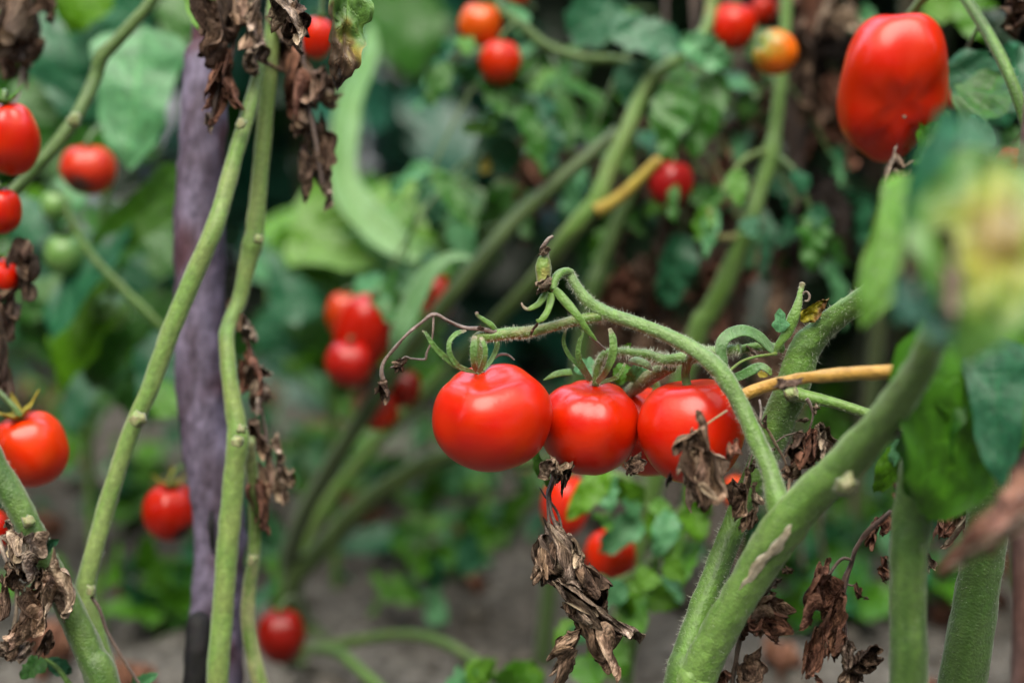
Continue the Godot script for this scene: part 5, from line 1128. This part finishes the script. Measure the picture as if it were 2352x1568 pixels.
	tomato("red tomato at the top behind the dead leaves right of the stake", 728, 86, 0.84, 76, 100, {"axis": Vector3(0.2, 1, 0.1), "to": [740, -40, 0.84]})
	tomato("orange-red tomato, upper one of the pair at the top middle", 1102, 55, 0.95, 98, 102, {"col": Color(0.595, 0.0680, 0.0038), "col2": Color(0.654, 0.1020, 0.0038), "to": [1150, 20, 0.95], "calyx": false})
	tomato("red tomato, lower one of the pair at the top middle", 1148, 140, 0.94, 96, 106, {"col": Color(0.499, 0.0192, 0.0024), "col2": Color(0.549, 0.0288, 0.0024), "to": [1205, 62, 0.95], "calyx": false})
	tomato("red tomato cut off by the top edge at the top middle", 1186, -14, 0.97, 60, 56, {"to": [1140, 12, 0.955], "calyx": false})
	tomato("round red tomato at the top right of the middle", 1684, 60, 0.97, 106, 112, {"to": [1640, -30, 0.965], "calyx": false})
	tomato("dark red tomato half hidden beside the round one at the top", 1752, 22, 1.03, 60, 70, {"col": Color(0.240, 0.0080, 0.0045), "to": [1800, -40, 0.93], "calyx": false})
	tomato("orange tomato ripening from green at the top right", 1782, 120, 0.88, 104, 102, {"col": Color(0.700, 0.1520, 0.0060), "col2": Color(0.696, 0.1200, 0.0060), "shoulder": Color(0.2, 0.24, 0.03), "reach": 1.25, "axis": Vector3(-0.8, 0.5, 0.3), "to": [1800, 70, 0.92], "calyx": false, "square": 0.92})
	tomato("dark green tomato hanging under the orange one", 1738, 240, 0.99, 100, 104, {"col": Color(0.050, 0.1500, 0.0350), "col2": Color(0.090, 0.2000, 0.0400), "to": [1790, 200, 0.92], "calyx": false, "group": "unripe green tomatoes"})
	tomato("dark red tomato deep in the foliage right of the yellow leaf stalk", 1540, 420, 0.93, 104, 112, {"col": Color(0.22, 0.005, 0.004), "col2": Color(0.26, 0.007, 0.004), "to": [1500, 330, 1.0], "calyx": false, "amp": 0.06})
	tomato("upper tomato of the blurred red bunch left of the middle", 836, 762, 0.985, 136, 190, {"col": Color(0.397, 0.0069, 0.0026), "col2": Color(0.437, 0.0104, 0.0026), "to": [920, 830, 1.08], "calyx": false, "axis": Vector3(0.3, 1, 0.2)})
	tomato("orange-red tomato at the upper left of the blurred bunch left of the middle", 790, 722, 1.02, 84, 110, {"col": Color(0.468, 0.0300, 0.0034), "col2": Color(0.515, 0.0450, 0.0034), "to": [860, 690, 1.15], "calyx": false})
	tomato("lower left tomato of the blurred red bunch left of the middle", 802, 834, 0.965, 110, 112, {"col": Color(0.380, 0.0081, 0.0043), "col2": Color(0.418, 0.0121, 0.0043), "to": [870, 900, 1.08], "calyx": false})
	tomato("lowest tomato of the blurred red bunch, behind the diagonal stem", 872, 945, 1.02, 88, 88, {"col": Color(0.415, 0.0144, 0.0026), "col2": Color(0.456, 0.0216, 0.0026), "to": [870, 920, 1.085], "calyx": false})
	tomato("dark red tomato right of the diagonal stem in the blurred bunch", 930, 892, 1.03, 78, 88, {"col": Color(0.252, 0.0067, 0.0031), "col2": Color(0.277, 0.0101, 0.0031), "to": [900, 880, 1.08], "calyx": false})
	tomato("red tomato behind the upper part of the diagonal stem", 1003, 682, 1.02, 88, 108, {"col": Color(0.450, 0.0180, 0.0045), "col2": Color(0.495, 0.0270, 0.0045), "to": [1040, 680, 1.065], "calyx": false})
	tomato("red tomato behind the leaves of the young plant below the cluster", 1404, 1274, 0.875, 118, 124, {"col": Color(0.672, 0.0224, 0.0030), "to": [1480, 1180, 0.86], "calyx": false})
	tomato("pinkish red tomato below the gap between left and middle tomatoes", 1300, 1160, 0.90, 110, 150, {"col": Color(0.600, 0.0240, 0.0105), "to": [1350, 1050, 0.90], "calyx": false})
	tomato("orange tomato glimpsed beside the thick stem under the right tomato", 1690, 1130, 0.86, 58, 80, {"col": Color(0.700, 0.0960, 0.0036), "to": [1690, 1070, 0.80], "calyx": false})
	tomato("dark red tomato in the leaves right of the long ribbed tomato", 2195, 212, 0.84, 90, 90, {"col": Color(0.360, 0.0096, 0.0036), "to": [2250, 60, 0.74], "calyx": false})
	tomato("red tomato glimpsed through leaves at the right edge", 2318, 382, 0.82, 70, 90, {"col": Color(0.480, 0.0120, 0.0036), "to": [2370, 300, 0.74], "calyx": false})
	var gg := {"col": Color(0.120, 0.2600, 0.0600), "col2": Color(0.170, 0.3200, 0.0900), "group": "unripe green tomatoes", "sepal_mat": "g0"}
	tomato("dull green tomato low in the leaves at the left", 148, 585, 0.97, 92, 96, gg.merged({"to": [180, 530, 0.94]}))
	tomato("pale green tomato below the rotting tomato", 128, 472, 0.97, 70, 72, gg.merged({"to": [155, 478, 0.94], "col": Color(0.250, 0.4000, 0.2200)}))
	tomato("dark green tomato left of the slanting pale stem", 256, 715, 1.0, 84, 84, gg.merged({"to": [280, 650, 0.94], "col": Color(0.070, 0.1700, 0.0300)}))

func weeds() -> void:
	for g in 3:
		var mm := MultiMesh.new()
		mm.transform_format = MultiMesh.TRANSFORM_3D
		mm.mesh = small[g]
		var list: Array[Transform3D] = []
		while list.size() < 700:
			var x := R.randf_range(-1.2, 1.3)
			var z := R.randf_range(-2.5, -1.05)
			if N.get_noise_2d(x * 4.0 + 40.0, z * 4.0) < 0.05:
				continue
			var L := R.randf_range(0.018, 0.042)
			var b := Basis(Vector3.UP, R.randf() * TAU) * Basis(Vector3.RIGHT, R.randf_range(0.3, 1.5))
			list.append(Transform3D(b * Basis.from_scale(Vector3(L * 0.6, L, L)), Vector3(x, R.randf_range(0.0, 0.05), z)))
		mm.instance_count = list.size()
		for k in list.size():
			mm.set_instance_transform(k, list[k])
		var mi := MultiMeshInstance3D.new()
		mi.name = numbered("ground_cover")
		mi.multimesh = mm
		mi.material_override = M[["g1", "g2", "g5"][g]]
		mi.set_meta("kind", "stuff")
		mi.set_meta("label", "low green weeds covering patches of the soil")
		mi.set_meta("category", "ground cover")
		add_child(mi)
	var spots := [[880, 1180, 1.50, "nearest the diagonal stems"], [960, 1240, 1.42, "in the middle of the bare soil"], [1060, 1190, 1.5, "below the left tomato of the cluster"], [1130, 1280, 1.35, "left of the hanging dead leaves"], [920, 1330, 1.3, "lowest in the middle of the soil"], [1040, 1350, 1.28, "low and left of the dead bunch"], [1180, 1130, 1.6, "behind the left tomato of the cluster"], [780, 1080, 1.6, "behind the bare stems"], [320, 1080, 1.5, "left of the stake"], [280, 1180, 1.4, "behind the slanting pale stem"], [420, 1340, 1.2, "at the left foot of the stake"], [360, 1420, 1.15, "left of the black sleeve"], [1870, 1300, 1.25, "behind the hanging dead leaf twig"], [1960, 1400, 1.15, "between the thick stems at the right"], [1800, 1480, 1.15, "under the thick right stem"], [1990, 1230, 1.35, "far between the right stems"], [2150, 1420, 1.2, "between the two upright right stems"], [700, 960, 1.6, "right of the tall pale stem"], [1960, 1010, 1.6, "under the thin right stalk"], [1880, 820, 1.7, "in the dark below the hairy fork"]]
	for s in spots:
		var c := at(s[0], s[1], s[2])
		var h := clampf(c.y, 0.03, 0.16)
		var base := Vector3(c.x, 0, c.z)
		var t := thing("weed", "small blurred green weed on the soil " + s[3], "weed", base, "weeds on the soil")
		part(t, "stem", tube([base - Vector3(0, 0.02, 0), base + Vector3(0.004, h * 0.5, 0), c], [0.003, 0.0025, 0.0015], {"sides": 6, "sub": 2, "col": SM}), M.stem)
		for k in R.randi_range(6, 11):
			var a := k * 2.4 + R.randf()
			var y := h * (0.15 + 0.85 * k / 12.0)
			var p := base + Vector3(0, y, 0)
			var L := R.randf_range(0.03, 0.06)
			lay(t, "leaf", small[k % 5], M[["g0", "g1", "g2", "g1"][k % 4]], p, p + Vector3(cos(a), R.randf_range(0.0, 0.7), sin(a)).normalized() * L, L * 0.55, R.randf_range(-50, 50))
